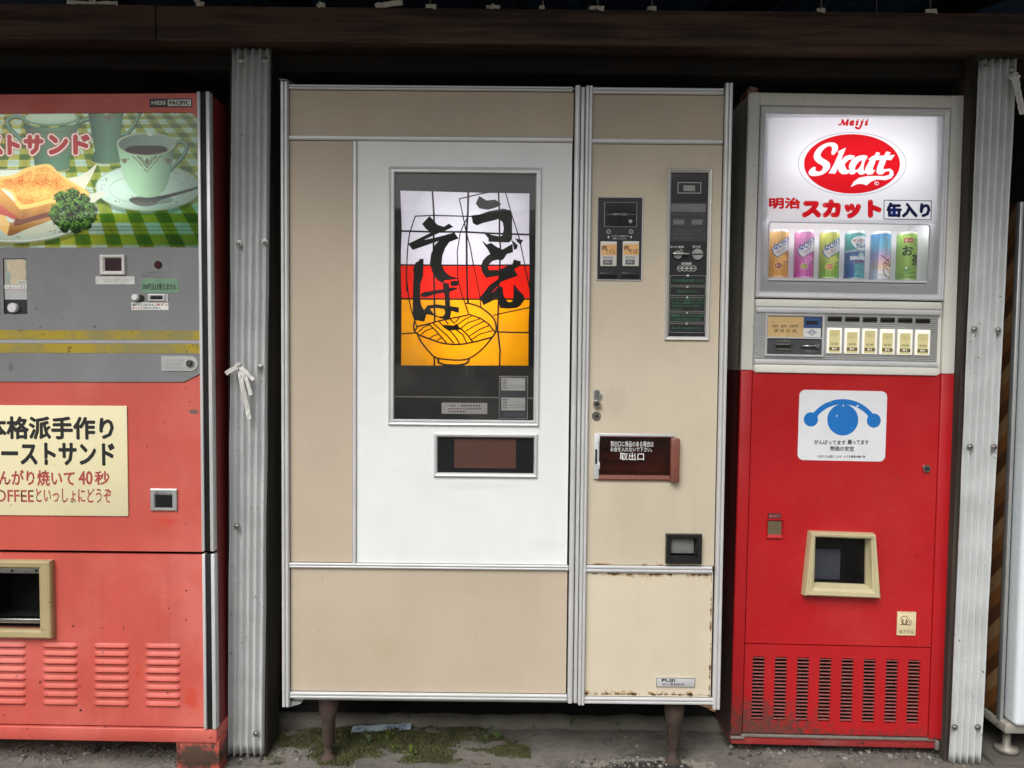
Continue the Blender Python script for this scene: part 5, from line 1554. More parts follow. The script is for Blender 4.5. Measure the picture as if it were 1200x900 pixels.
# the small red script: slanted serif capitals drawn as strokes
def scr(P, w): pc.line(Z1(smooth(P, 4, False)), w, REDC)
scr([(404, 98), (412, 106), (422, 100), (434, 70)], 1.5); scr([(434, 68), (446, 104)], 2.7); scr([(446, 104), (474, 68)], 1.3); scr([(474, 68), (466, 106)], 2.7); scr([(426, 67), (440, 67)], 1.1); scr([(468, 66), (482, 66)], 1.1); scr([(458, 107), (476, 107)], 1.2)
scr([(492, 94), (510, 90), (518, 80), (508, 76), (496, 84), (490, 98), (500, 107), (518, 101)], 1.9)
scr([(548, 78), (538, 106)], 2.6); scr([(536, 79), (550, 77)], 1.1); scr([(536, 106), (550, 105)], 1.1); pc.fill(Z1(ell((552, 68), 6.5, 5.5, 12)), REDC)
scr([(584, 78), (572, 112), (560, 130), (544, 130), (532, 122)], 2.4); scr([(572, 79), (586, 77)], 1.1); pc.fill(Z1(ell((590, 68), 6.5, 5.5, 12)), REDC)
scr([(618, 78), (608, 106)], 2.6); scr([(606, 79), (620, 77)], 1.1); scr([(606, 107), (624, 103)], 1.1); pc.fill(Z1(ell((624, 68), 6.5, 5.5, 12)), REDC)
pc.text('明治', (901.8, 231.9, 937.4, 244), REDC, .75)
pc.text('スカット', (941.4, 235.6, 1031.4, 254), REDC, 2.2)
pc.fill([(1035.8, 234), (1092, 234.8), (1091.6, 258), (1035.4, 257)], NAVY); pc.fill([(1036.7, 234.9), (1091.1, 235.7), (1090.7, 257.1), (1036.3, 256.1)], WCOL)
pc.text('缶入り', (1040, 238, 1089.4, 253.8), NAVY * .6 + np.array((0, 0, .01)), 1.15); pc.fill([(1044, 245), (1050.4, 245), (1050.4, 252), (1044, 252)], np.array((.01, .02, .2)), .6)
def pan_pt(Xp, Yp):
    fu = (Xp - pc.X.min()) / (pc.X.max() - pc.X.min()); fv = (Yp - pc.Y.min()) / (pc.Y.max() - pc.Y.min())
    # bilinear through the real corner positions keeps the print square to the panel
    a_, b_, c_, d_ = (np.array(K.loc(*p, SY)) for p in ((FX0, FY0), (FX1, FY0), (FX0, FY1), (FX1, FY1)))
    q = (a_[:, None, None] * (1 - fu) + b_[:, None, None] * fu) * (1 - fv) + (c_[:, None, None] * (1 - fu) + d_[:, None, None] * fu) * fv
    return (q[0], np.full(Xp.shape, SY), q[1])
colour_grid(pc, pan_pt, 'logo_print', lit_film('lit_logo_print', None, .72, .25, 'print'), pan)
m = MB(); q0 = kl(905, 336, ); m.box(kr(905, 333.4, 1085, 334.4, SY), SY - .0004, SY); m.build('crease', paint('grey_crease', srgb(176, 178, 182), .4), pan)

# shelf and the six display cans
shelf_v = K.loc(990, 327.8, .022)[1]
m = MB(); m.box((wr_[0] - .01, wr_[1] + .01, shelf_v - .006, shelf_v), .0105, .145); m.box((wr_[0] - .012, wr_[0] - .010, shelf_v, wr_[3] + .01), .0105, .145); m.box((wr_[1] + .010, wr_[1] + .012, shelf_v, wr_[3] + .01), .0105, .145)
m.box((wr_[0] - .01, wr_[1] + .01, shelf_v, wr_[3] + .004), .125, .128)
m.build('display_shelf', paint('pale_grey_shelf', srgb(226, 227, 232), .5, 0, .02, 12), lbx)

lamp = bpy.data.lights.new('added_can_fill', 'AREA'); lamp.shape = 'RECTANGLE'; lamp.size = .44; lamp.size_y = .012; lamp.energy = .26  # fill light added out of sight behind the panel to brighten the cans
lo2 = bpy.data.objects.new('added_can_fill', lamp); C.objects.link(lo2); lo2.parent = lbx
lo2.location = ((wr_[0] + wr_[1]) / 2, .016, wr_[3] + .008); lo2.rotation_euler = (math.radians(26), 0, 0)
CANR, CANH = .0262, .1315
def can_mat(name, rough=.32, metal=.15):
    t = NT(name)
    a = t.n('ShaderNodeAttribute'); a.attribute_name = 'print'
    h = t.n('ShaderNodeHueSaturation'); h.inputs['Saturation'].default_value = .9; h.inputs['Value'].default_value = 1.08
    t.l(a.outputs['Color'], h.inputs['Color'])
    t.l(h.outputs[0], t.b.inputs['Base Color'])
    t.b.inputs['Metallic'].default_value = metal; t.b.inputs['Roughness'].default_value = rough
    return t.mat
CANMAT = can_mat('printed_tin')
def blank(c1, c2, stripes=None):
    cv_ = Canvas(0, 0, 100, 160, 1.6, c1)
    k_ = np.clip((cv_.Y + 18 * np.sin(cv_.X / 9)) / 160, 0, 1)[..., None]
    cv_.a = c1 * (1 - k_) + c2 * k_
    return cv_
# the canvas wraps the front 180 degrees: x 0..100 = left to right silhouette, y down
def fizz(c1, c2, flav, dotc, dott, flavc):
    cv_ = blank(c1, c2)
    for q in range(5): cv_.fill([(20 + q * 17, 0), (26 + q * 17, 0), (26 + q * 17, 160), (20 + q * 17, 160)], np.clip(c1 * 1.35, 0, 1), .28)
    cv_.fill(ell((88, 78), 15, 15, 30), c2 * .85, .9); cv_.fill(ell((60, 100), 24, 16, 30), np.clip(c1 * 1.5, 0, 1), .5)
    hexp = [(8, 58), (80, 16), (98, 40), (96, 62), (62, 74), (30, 90), (14, 78)]
    cv_.fill([(x + (x - 52) * .07, y + (y - 55) * .08) for x, y in hexp], lin(38, 70, 130)); cv_.fill(hexp, lin(204, 208, 214))
    for q, s_ in enumerate('はじけて'): cv_.text(s_, (14 + q * 20, 42 - q * 7.4, 32 + q * 20, 63 - q * 7.4), lin(34, 66, 150), .9)
    cv_.text(flav, (26, 60, 66, 72), flavc, .4, rot=-22)
    cv_.fill(ell((36, 122), 20, 12, 30), np.clip(c1 * 1.4, 0, 1)); cv_.fill(ell((36, 122), 17, 10, 30), dotc); cv_.text(dott, (23, 117, 49, 127), lin(230, 215, 200), 0)
    cv_.line([(64, 112), (88, 102)], 3, lin(70, 84, 100))
    return cv_
def ramune():
    cv_ = blank(lin(74, 150, 156), lin(52, 132, 140))
    cv_.fill([(0, 62), (100, 58), (100, 160), (0, 160)], lin(56, 92, 158)); cv_.fill([(34, 110), (88, 104), (88, 160), (30, 160)], lin(70, 158, 168))
    cv_.fill([(0, 60), (100, 56), (100, 64), (0, 68)], lin(150, 172, 186))
    cv_.fill(smooth([(16, 26), (44, 10), (80, 10), (98, 24), (96, 52), (64, 62), (34, 52)], 5), lin(206, 218, 222))
    cv_.text('サンガリア', (22, 20, 96, 34), lin(176, 52, 60), .8); cv_.text('ラムネ', (36, 37, 92, 52), lin(48, 70, 140), .9)
    cv_.fill(smooth([(50, 78), (60, 68), (76, 70), (82, 82), (66, 88)], 5), lin(168, 200, 196))
    cv_.text('SANGARIA', (14, 82, 92, 95), lin(220, 228, 236), 1.0); cv_.text('RAMUNE', (28, 99, 88, 107), lin(150, 96, 120), .5)
    rr_ = random.Random(3)
    for q in range(26): cv_.fill(ell((rr_.uniform(34, 86), rr_.uniform(114, 154)), rr_.uniform(.8, 1.9), rr_.uniform(.8, 1.9), 8), lin(190, 226, 224), .8)
    cv_.line(smooth([(40, 150), (52, 136), (74, 148), (84, 120)], 5, False), 1.4, lin(200, 230, 226), .7)
    return cv_
def sunset():
    cv_ = Canvas(0, 0, 100, 160, 1.6, lin(60, 150, 205))
    t_ = cv_.Y / 160
    st = [(0, lin(52, 142, 204)), (.3, lin(120, 200, 228)), (.48, lin(206, 178, 224)), (.62, lin(240, 196, 214)), (.74, lin(248, 214, 176)), (.85, lin(238, 238, 236)), (1, lin(228, 230, 230))]
    cv_.a = np.stack([np.interp(t_, [s_[0] for s_ in st], [s_[1][q] for s_ in st]) for q in range(3)], -1)
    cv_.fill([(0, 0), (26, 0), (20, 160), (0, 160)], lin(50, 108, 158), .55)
    cv_.fill([(88, 6), (97, 6), (97, 120), (88, 120)], lin(120, 124, 130), .5)
    for q in range(14): cv_.fill([(89, 10 + q * 7.6), (95, 9 + q * 7.6), (95, 13 + q * 7.6), (89, 14 + q * 7.6)], lin(40, 52, 66), .8)
    for q, s_ in enumerate('ENERGY'): cv_.text(s_, (50, 14 + q * 12, 66, 22 + q * 12), lin(150, 172, 190), .5, rot=90)
    for P in ([(32, 78), (52, 88), (74, 100)], [(44, 112), (62, 96), (76, 92), (70, 104), (52, 108)], [(76, 92), (78, 112), (92, 104)], [(90, 118), (64, 112), (48, 126), (52, 146), (74, 156), (90, 154), (78, 134), (60, 124)]):
        cv_.line(smooth(P, 5, False), 3.4, lin(136, 34, 42))
    for q in (147, 153): cv_.line([(26, q), (58, q)], 2, lin(90, 96, 104), .7)
    return cv_
def tea():
    cv_ = blank(lin(150, 190, 76), lin(122, 168, 58))
    rr_ = random.Random(9)
    for q in range(160): cv_.fill(ell((rr_.uniform(0, 100), rr_.uniform(10, 160)), rr_.uniform(1, 4), rr_.uniform(1, 6), 8), lin(176, 206, 104), .25)
    cv_.fill([(16, 14), (58, 14), (58, 30), (16, 30)], lin(170, 44, 40)); cv_.text('お〜い', (20, 17, 54, 27), lin(226, 204, 190), .3)
    for q, s_ in enumerate('緑茶'): cv_.text(s_, (64, 14 + q * 15, 76, 26 + q * 15), lin(70, 96, 52), .4)
    for q, s_ in enumerate('うまみ'): cv_.text(s_, (86, 14 + q * 11, 95, 23 + q * 11), lin(70, 96, 52), .3)
    cv_.text('お', (12, 42, 54, 76), lin(36, 50, 34), 1.6); cv_.fill(ell((60, 54), 2.4, 2.4, 10), lin(30, 44, 30))
    cv_.text('茶', (54, 72, 96, 112), lin(36, 50, 34), 1.5)
    cv_.fill(ell((30, 126), 14, 10, 24), lin(90, 150, 74)); cv_.fill(ell((28, 122), 6, 3.4, 16), lin(210, 226, 196))
    cv_.fill([(78, 114), (88, 114), (88, 126), (78, 126)], lin(176, 120, 80), .8)
    cv_.fill([(0, 140), (100, 134), (100, 160), (0, 160)], lin(96, 146, 60), .6); cv_.line([(24, 148), (92, 145)], 3, lin(170, 200, 130), .8)
    return cv_
CANS = [
    (912.2, fizz(lin(214, 168, 92), lin(206, 140, 46), 'オレンジ', lin(150, 56, 70), '果汁', lin(186, 96, 60)), 'orange soda can with a slanted silver label, leftmost behind the sign window', 'drink_can'),
    (942, fizz(lin(206, 130, 186), lin(190, 66, 166), 'グレープ', lin(158, 158, 62), '果汁', lin(176, 110, 170)), 'magenta soda can with a slanted silver label, second from the left', 'drink_can'),
    (971.4, fizz(lin(196, 196, 84), lin(116, 176, 66), 'レモン', lin(206, 116, 84), '果汁', lin(196, 110, 90)), 'yellow green soda can with a slanted silver label and an orange dot', 'drink_can'),
    (1001.2, ramune(), 'teal and blue can with a pale cloud bearing red and blue letters', 'drink_can'),
    (1031.4, sunset(), 'can fading from sky blue to white with dark red handwriting', 'drink_can'),
    (1062.4, tea(), 'light green tea can with black brush characters, rightmost in the window', 'drink_can'),
]
CY0 = .046
for px_, cv_, lab, nm in CANS:
    u0 = K.loc(px_, 300, CY0)[0]
    base = Vector(K.O + K.B @ np.array([u0, CY0, shelf_v + .0002]))
    root = thing(nm, lab, 'drink can', None, group='display cans behind the sign window')
    Mx = K.matrix(); Mx.translation = base
    root.matrix_world = Mx
    def pt(Xp, Yp):
        a_ = math.pi + np.arccos(np.clip(1 - Xp / 50, -1, 1))
        return (CANR * np.cos(a_), CANR * np.sin(a_), .006 + (CANH - .0125) * (1 - Yp / 160))
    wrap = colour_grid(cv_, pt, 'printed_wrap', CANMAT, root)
    # the back half of the same print
    bk = MB(); nb = 24
    V = [(CANR * math.cos(math.pi * q / nb), CANR * math.sin(math.pi * q / nb), z) for z in (.006, CANH - .0065) for q in range(nb + 1)]
    bk.add(V, [(q, q + 1, nb + 2 + q, nb + 1 + q) for q in range(nb)], 0, True)
    mc = tuple(cv_.a.reshape(-1, 3).mean(0)) + (1,)
    bk.build('can_back', paint('can_back_' + lab.split()[0], mc, .32, .35, .05, 20), root)
    e = MB()
    rimmat = paint('tinted_rim', tuple(.35 + .5 * q for q in mc[:3]) + (1,), .4, .4, .04, 20)
    MB().lathe([(.0215, 0), (.0235, .0008), (CANR, .006), (CANR - .0002, .0061)], n=40).build('can_base', rimmat, root)
    e.lathe([(CANR, CANH - .0066), (CANR + .0002, CANH - .006), (.0236, CANH - .0012), (.0240, CANH), (.0222, CANH), (.0218, CANH - .003)], n=40)
    e.build('can_rim', rimmat, root)

# selector band
vA = lambda y0, y1: (kl(884, y0)[1] + kl(1100, y0 + 5)[1]) / 2
def band(y): return (kl(884, y)[1] + kl(1100, y + 4.8)[1]) / 2
uSL, uSR = avg((885.5, 350), (883, 430)), avg((1103, 354), (1100, 436))
m = MB(); m.box((uDL, uDR, band(434.6), band(349.6)), .004, .02); m.build('selector_backing', white_k, skt)
m = MB(); m.box((uSL, uSR, band(358.6), band(350)), -.006, .004, .0025); m.box((uSL + .001, uSR - .004, band(436), band(426.6)), -.006, .004, .0025)
m.build('selector_ledge', white_k, skt)
m = MB(); m.rail((uSL + .001, uSR - .003, band(366), band(358.8)), True, .002, .009, 1); m.build('selector_rail', M['alu'], skt)
m = MB(); m.rail((uSL, uSR - .005, band(426.4), band(420)), True, .002, .009, 1); m.build('selector_rail', M['alu'], skt)
m = MB(); m.rail((uSL, uSR - .007, band(419.6), band(366.4)), True, .002, .003, 24); sel = m.build('ribbed_plate', M['alu_dull'], skt)
for q in range(6):
    x0_, y0_ = 969.6 + q * 20.62, 371 + q * .46
    m = MB(); m.box(kr(x0_, y0_, x0_ + 16.4, y0_ + 5.2), -.0045, 0, .0006); m.build('sold_out_lamp', paint('dark_maroon_window', srgb(26, 16, 17), .15), sel)
    x0_, y0_ = 968.4 + q * 20.62, 384.2 + q * .46
    m = MB(); r = kr(x0_, y0_, x0_ + 17, y0_ + 30)
    m.box(r, -.007, -.0005, .0012, m=0)
    ty = 2.4 + (0 if q in (0, 2) else 2.2)
    y_ = -.0072
    r2 = kr(x0_ + 1.8, y0_ + ty, x0_ + 14.4, y0_ + 29)
    m.box(r2, y_ - .0004, y_, m=1)
    cc_ = kl(x0_ + 8, y0_ + ty + 4.6)
    m.prism([ell(cc_, .0118, .0068, 24), ell(cc_, .0110, .0060, 24)[::-1]], y_ - .0006, y_, 3)
    m.text('Skatt', (cc_[0] - .0065, cc_[0] + .0065, cc_[1] - .0028, cc_[1] + .003), y_ - .0006, 3, shear=.3)
    m.text('¥100', kr(x0_ + 4, y0_ + 17.4, x0_ + 12.4, y0_ + 20.2), y_ - .0006, 2, bold=.0001)
    m.box(kr(x0_ + 2, y0_ + 22.6, x0_ + 14.2, y0_ + 26.6), y_ - .0007, y_ - .0003, m=2); m.text('押す', kr(x0_ + 5, y0_ + 23.2, x0_ + 11, y0_ + 26), y_ - .0009, 0, bold=.0001)
    m.build('select_button', [glow('lit_button_white', srgb(238, 236, 226), .28), glow('cream_tag', srgb(214, 204, 150), .12), paint('olive_ink', srgb(110, 100, 62), .5), paint('gold_ink', srgb(168, 152, 92), .5)], sel)
# coin unit
m = MB(); r = kr(896.4, 368.2, 965, 418); ri = kr(898.8, 370.8, 962.8, 415.4)
m.ring(r, ri, [(0, 0), (0, -.006), (.4, -.0075), (1, -.005), (1, -.001)]); m.box(grow(ri, .0004), -.0020, .001, m=1); m.box(kr(898, 395.2, 963, 396.8), -.006, -.001, m=0)
cu_ = m.build('coin_unit', [M['alu'], paint('dark_slate', srgb(72, 73, 76), .4, 0, .1, 30, .08, specks=(srgb(160, 158, 152), .03, 60))], sel)
m = MB(); y_ = -.0022
m.box(kr(899.2, 371.2, 941.2, 395), y_ - .0005, y_ + .0002, m=0); m.box(kr(941.2, 371.2, 961.4, 384.6), y_ - .0005, y_ + .0002, m=1); m.box(kr(941.2, 384.6, 961.4, 395), y_ - .0005, y_ + .0002, m=2)
m.box(kr(944, 376, 958, 380.4), y_ - .0008, y_, m=3)
for s_, xa, xb in (('10円', 904.4, 911.4), ('50円', 914.4, 921.4), ('100円', 924.8, 935)): m.text(s_, kr(xa, 380.6, xb, 384.2), y_ - .0006, 3, bold=.0001)
m.text('硬 貨 使 用', kr(906.6, 385.6, 932.4, 389.6), y_ - .0006, 3)
c = kl(951, 389.6)
for rx, ry in ((.0155, .0022), (.009, .0055), (.006, .0085)): m.prism([ell(c, rx, ry, 20), ell(c, rx - .001, ry - .001, 20)[::-1]], y_ - .0006 - rx * .01, y_, 1)
m.build('coin_notice', [paint('faded_tan_card', srgb(206, 174, 122), .5, 0, .06, 20, .04, specks=(srgb(84, 66, 44), .05, 70)), paint('blue_card', srgb(52, 78, 128), .4, 0, .06, 30), M['ink_white'], M['ink']], cu_)
m = MB(); r = kr(906.8, 402.4, 927.4, 409.6); m.ring(r, grow(r, -.005), [(0, -.002), (0, -.006), (.4, -.008), (1, -.004), (1, -.002)]); m.box(grow(r, -.0048), -.003, -.002, m=1); m.build('coin_slot', [M['steel'], M['dark']], cu_)
m = MB(); a_ = kl(938, 405.6); b_ = kl(955.6, 405.2); m.tube([(a_[0], -.008, a_[1]), (b_[0], -.009, b_[1])], [.0028, .0038], 12); m.cyl(b_, .0058, -.014, -.002, 20, bev=.001); m.build('return_lever', M['steel'], cu_)
m = MB(); m.text('返却レバー', kr(944, 410.4, 957, 413), -.0023); m.text('コイン投入口', kr(909, 397.8, 926, 400.4), -.0023); m.build('lettering', M['ink_grey'], cu_)

# red door, grille, base
vSeam, vG0 = (kl(872, 753.4)[1] + kl(1088, 759.4)[1]) / 2, (kl(872, 858.6)[1] + kl(1086, 863)[1]) / 2
po = [kl(*p) for p in ((938.6, 696), (1028.4, 699.4), (1022, 624), (946.4, 621.6))]
pi_ = [kl(*p) for p in ((953.4, 683), (1014.8, 685.6), (1015.4, 631), (953.6, 628.6))]
prc = grow((pi_[0][0], pi_[1][0], (pi_[0][1] + pi_[1][1]) / 2, (pi_[2][1] + pi_[3][1]) / 2), .005)
m = MB(); m.plate((uDL, uDR, vSeam + .0015, vSplit - .001), [prc], 0, .012)
kd = m.build('red_door', red_k, skt)
cols = [(881.4 + q * 26.0, 769.4 + q * .56, 895.4 + q * 26.0, 844 + q * .62) for q in range(8)]
gr_ = [kr(*q) for q in cols]
vlo, vhi = sum(q[2] for q in gr_) / 8, sum(q[3] for q in gr_) / 8
gr_ = [(q[0], q[1], vlo, vhi) for q in gr_]
m = MB(); m.plate((uDL, uDR, vG0, vSeam - .0015), gr_, 0, .010)
for q in gr_:
    m.recess(grow(q, .001), .0095, .06, 1)
    for k_ in range(18):
        z_ = vlo + (vhi - vlo) * (k_ + .5) / 18
        V = [(q[0], .0015, z_ + .0006), (q[1], .0015, z_ + .0006), (q[1], .0060, z_ + .0012), (q[0], .0060, z_ + .0012), (q[0], .0015, z_ - .0008), (q[1], .0015, z_ - .0008), (q[1], .0060, z_), (q[0], .0060, z_)]
        m.add(V, [(0, 1, 2, 3), (4, 5, 1, 0), (7, 6, 5, 4)], 2)
m.build('grille', [red_dirty, M['dark'], paint('dusty_red_bar', srgb(150, 84, 80), .7, 0, .15, 40)], skt)
m = MB(); m.box((uL + .004, uR - .006, vBase, vB - .004), .004, .58, .002); m.box((uDL - .006, uR - .012, vB - .005, vB + .002), -.002, .02, .001, m=1); m.box((uR - .016, uR - .006, vBase - .001, vB - .003), -.003, .02, .001, m=1); m.box((uL, uDL + .005, vB - .012, vB - .004), -.004, .02, .003, m=1)
m.build('kick_plate', [paint('worn_red_kick_plate', srgb(150, 40, 42), .5, 0, .12, 8, .1, fade=(srgb(120, 96, 90), .8), specks=(srgb(60, 40, 36), .08, 60)), paint('bare_grey_edge', srgb(122, 114, 106), .6, .2, .15, 20)], skt)
for uu in (uL + .03, uR - .09): MB().box((uu, uu + .04, -.01, vBase + .001), .03, .08, .002).build('foot', M['rustmetal'], skt)
ku2 = MB()
ku2.ring([po[q] for q in range(4)], [pi_[q] for q in range(4)], [(0, .0), (.03, -.014), (.10, -.024), (.22, -.028), (.55, -.027), (.60, -.025), (.78, -.022), (1, .002), (1, .012)], 0, False, quad=True)
BEZ = paint('khaki_bezel', srgb(188, 178, 140), .45, 0, .04, 20, .05, specks=(srgb(110, 100, 74), .03, 60))
pb = ku2.build('pickup_port', BEZ, kd)
m = MB(); m.recess(prc, .0115, .15); m.build('pickup_chute', M['dark'], pb)
m = MB(); m.box((prc[0] + .002, prc[1] - .002, prc[2] + .001, prc[3] - .002), .009, .011); m.build('flap', glass('grey_flap', (.62, .63, .66, 1)), pb)
m = MB(); m.box((prc[0] + .002, prc[0] + .098, prc[2] + .002, prc[2] + .085), .055, .059); m.build('chute_plate', paint('grey_chute_plate', srgb(206, 210, 218), .4, 0, .1, 12), pb)
# eye emblem sticker
st_ = kr(935.6, 457.6, 1038.4, 540); 
m = MB(); m.prism(rrect(st_, .0155), -.0006, 0)
stk = m.build('sticker', paint('white_sticker', srgb(222, 224, 228), .35, 0, .03, 14, .02), kd)
Z4 = lambda P: [(860 + x / 4.286, 330 + y / 4.286) for x, y in P]
kq = lambda P, y=-.0008: [K.loc(px_, py_, y) for px_, py_ in P]
BLU = paint('blue_sticker_ink', srgb(24, 112, 190), .4, 0, .05, 12, .02, specks=(srgb(200, 210, 220), .07, 60))
m = MB()
m.prism([kq(Z4(ell((547, 694), 78, 79, 48)))], -.0008, 0); m.prism([kq(Z4(ell((387, 692), 36, 36, 32)))], -.00082, 0); m.prism([kq(Z4(ell((703, 698), 35, 36, 32)))], -.00082, 0)
R_ = [(547 + 193 * math.sin(math.radians(a)), 785 - 195 * math.cos(math.radians(a))) for a in range(-51, 52, 3)] + [(547 + 167 * math.sin(math.radians(a)), 785 - 169 * math.cos(math.radians(a))) for a in range(51, -52, -3)]
m.prism([kq(Z4(R_))], -.00085, 0)
m.text('がんばってます', kr(954, 515.6, 991, 521, -.0008), -.0008, 1, bold=.0003); m.text('願ってます', kr(993.4, 515.6, 1018, 521, -.0008), -.0008, 1, bold=.0003)
m.text('物価の安定', kr(972.6, 522.8, 1001, 528.8, -.0008), -.0008, 1, bold=.0003)
m.text('お店からお届けします', kr(958, 533.4, 986.6, 536.6, -.0008), -.0008, 1, bold=.0001); m.text('小さな善意の贈り物', kr(988.6, 533.6, 1014, 536.6, -.0008), -.0008, 1, bold=.0001)
m.build('emblem', [BLU, M['ink']], stk)
m = MB(); c = kl(1085, 549); m.cyl(c, .0105, -.006, 0, 24, bev=.0012); m.cyl(c, .006, -.009, -.006, 20, m=1, bev=.001); m.box((c[0] - .0006, c[0] + .0006, c[1] - .003, c[1] + .003), -.0095, -.0088); m.build('lock', [M['steel'], M['black']], kd)
r = kr(898, 608, 917, 631); ri = kr(899.6, 610.4, 915.6, 626.4)
m = MB(); m.ring(r, ri, [(0, 0), (0, -.004), (.3, -.0065), (1, -.002), (1, 0)]); m.box(kr(899.8, 601.4, 915.4, 607.6), -.001, 0, m=1); m.box(grow(ri, .0004), -.0016, 0, m=2); m.text('返却口', kr(901, 602.4, 914, 606.6), -.0012, 3)
m.build('coin_return', [red_k, paint('dark_label', srgb(58, 26, 26), .5), paint('olive_grey_flap', srgb(112, 100, 78), .3, .2, .08, 30), paint('pale_red_ink', srgb(200, 120, 116), .5)], kd)
m = MB(); r = kr(1050.6, 716.6, 1072.4, 744); m.box(r, -.003, 0, .0006); m.ring(r, grow(r, -.0012), [(0, -.0028), (0, -.0038), (1, -.0038), (1, -.0028)])
pl = m.build('recycling_plate', paint('cream_plate', srgb(214, 198, 160), .5, 0, .04, 30), kd)
m = MB(); y_ = -.0032
c = kl(1059.4, 726); m.prism([ell(c, .0105, .0115, 24), ell(c, .009, .010, 24)[::-1]], y_ - .0003, y_); m.box((c[0] - .012, c[0] + .018, c[1] - .014, c[1] - .012), y_ - .0003, y_); m.box((c[0] - .006, c[0] - .003, c[1] - .012, c[1] + .002), y_ - .0003, y_); m.box((c[0] + .003, c[0] + .006, c[1] - .012, c[1] + .002), y_ - .0003, y_)
c2 = kl(1066.4, 728.4); m.prism([ell(c2, .004, .0045, 16), ell(c2, .003, .0035, 16)[::-1]], y_ - .0004, y_)
m.text('あきかん', kr(1053, 737.4, 1070.6, 741.8), y_)
m.build('lettering', paint('brown_ink', srgb(96, 78, 58), .5), pl)
# rust corner and cover lapping over the top
m = MB(); a_ = kl(876, 108); m.prism([(a_[0], a_[1] - .006), (a_[0] + .028, a_[1] + .001), (a_[0] + .026, a_[1] + .008), (a_[0] + .004, a_[1] + .014), (a_[0] - .004, a_[1] + .004)], -.006, .06, back=True); m.build('corner_cap', paint('rusty_corner', srgb(120, 96, 80), .7, 0, .3, 60, .1, specks=(srgb(90, 40, 30), .2, 60)), skt)

# ------------------------------------------------------------------ white machine cut by the right edge
Rm = Frame(0, 0.2, 0, 1165, 884, 2.075)
rl_ = Rm.loc
rgt = thing('striped_vending_machine', 'white machine with orange and brown striped side, cut by the right edge', 'vending machine', Rm)
uA = (rl_(1191.5, 480)[0] + rl_(1170, 845)[0]) / 2 + .006
vT2, vB2 = rl_(1195, 235)[1], rl_(1168, 848)[1]
def stripes():
    t = NT('diagonal_striped_paint')
    o = t.sep()
    d = t.math('FRACT', t.math('MULTIPLY', t.math('SUBTRACT', o[2], t.math('MULTIPLY', o[1], -1.0)), 7.2))
    c1 = t.mix(t.ramp(d, .32, .33), srgb(84, 54, 32), srgb(122, 80, 42))
    c2 = t.mix(t.ramp(d, .66, .67), c1, srgb(140, 110, 76))
    t.l(t.mix(t.ramp(t.noise(6, 5), .4, .8, 0, .3), c2, srgb(80, 60, 40)), t.b.inputs['Base Color'])
    t.b.inputs['Roughness'].default_value = .5
    return t.mat
m = MB(); m.box((uA, uA + .012, vB2 + .01, vT2), .03, .62); m.box((uA + .012, uA + .62, vT2 - .012, vT2), .03, .62, m=1); m.box((uA + .608, uA + .62, vB2 + .01, vT2 - .012), .03, .62, m=1); m.box((uA + .012, uA + .608, vB2 + .01, vB2 + .02), .03, .61, m=1); m.box((uA + .012, uA + .608, vB2 + .02, vT2 - .012), .60, .612, m=1)
m.build('cabinet', [stripes(), M['alu_dull']], rgt)
m = MB(); m.box((uA - .002, uA + .008, vB2 - .01, vT2), .012, .03, .002); m.build('edge_trim', M['alu_dull'], rgt)
m = MB(); m.box((uA + .012, uA + .62, vB2 + .004, vT2), -.03, .028, .014, seg=4)
m.build('white_door', paint('cold_white_door', srgb(220, 228, 232), .3, 0, .03, 6, .03, bands=[('z', vB2 + .01, .04, srgb(120, 70, 40), .52)], bump=.02), rgt)
m = MB(); m.box((uA - .002, uA + .6, vB2 - .022, vB2 + .004), -.012, .5, .003); m.build('bottom_rail', paint('grimy_bottom_rail', srgb(150, 146, 138), .6, .2, .15, 20, .1, specks=(RUST, .12, 50)), rgt)
for xf in (uA + .03, uA + .56):
    m = MB(); m.lathe([(.010, vB2 - .02), (.010, .03), (.028, .026), (.030, .016), (.014, .012), (.014, .0)], (xf, .03, 0), 20); m.build('foot', paint('zinc_foot', srgb(138, 132, 122), .6, .4, .15, 40, .1), rgt)
m = MB(); m.box((uA - .04, uA + .66, -.02, .012), -.03, .2, .003); 
o = m.build('board', paint('grey_board', srgb(78, 74, 68), .9, 0, .2, 14, .1)); o.matrix_world = Rm.matrix(); tag(o, 'dark grey board lying on the ground under the striped machine', 'board')


# ------------------------------------------------------------------ small things
def world_strip(m, P, w, axis=(1, 0, 0), mi=0):
    a = Vector(axis)
    W = []
    for i in range(len(P)):
        t = Vector(P[min(i + 1, len(P) - 1)]) - Vector(P[max(i - 1, 0)])
        s_ = t.cross(Vector((0, 1, 0)))
        s_ = s_.normalized() if s_.length > 1e-6 else a
        s_ = (s_ + Vector((0, random.uniform(-.35, .35), 0))).normalized()
        W.append(s_ * w * .5)
    m.strip(P, W, .0004, mi)
def px3(px, py, Y):
    x, z = at(px, py, Y)
    return (x, Y, z)
def knot_blob(m, c, r, mi=0):
    rr_ = random.Random(int(c[0] * 1e4) + 3)
    for q in range(3):
        a = rr_.uniform(0, 3.14)
        P = [(c[0] + r * math.cos(a + t) * (1 - .2 * q), c[1] - .003 * q + .004 * math.sin(2 * t), c[2] + r * .8 * math.sin(a + t)) for t in np.linspace(0, 5.6, 10)]
        world_strip(m, P, r * .9, mi=mi)

CORD = paint('grey_cord', srgb(120, 116, 108), .8, 0, .1, 60)
KN = paint('dim_knotted_paper', srgb(214, 208, 196), .8, 0, .10, 50, .08, specks=(srgb(110, 100, 88), .08, 120))
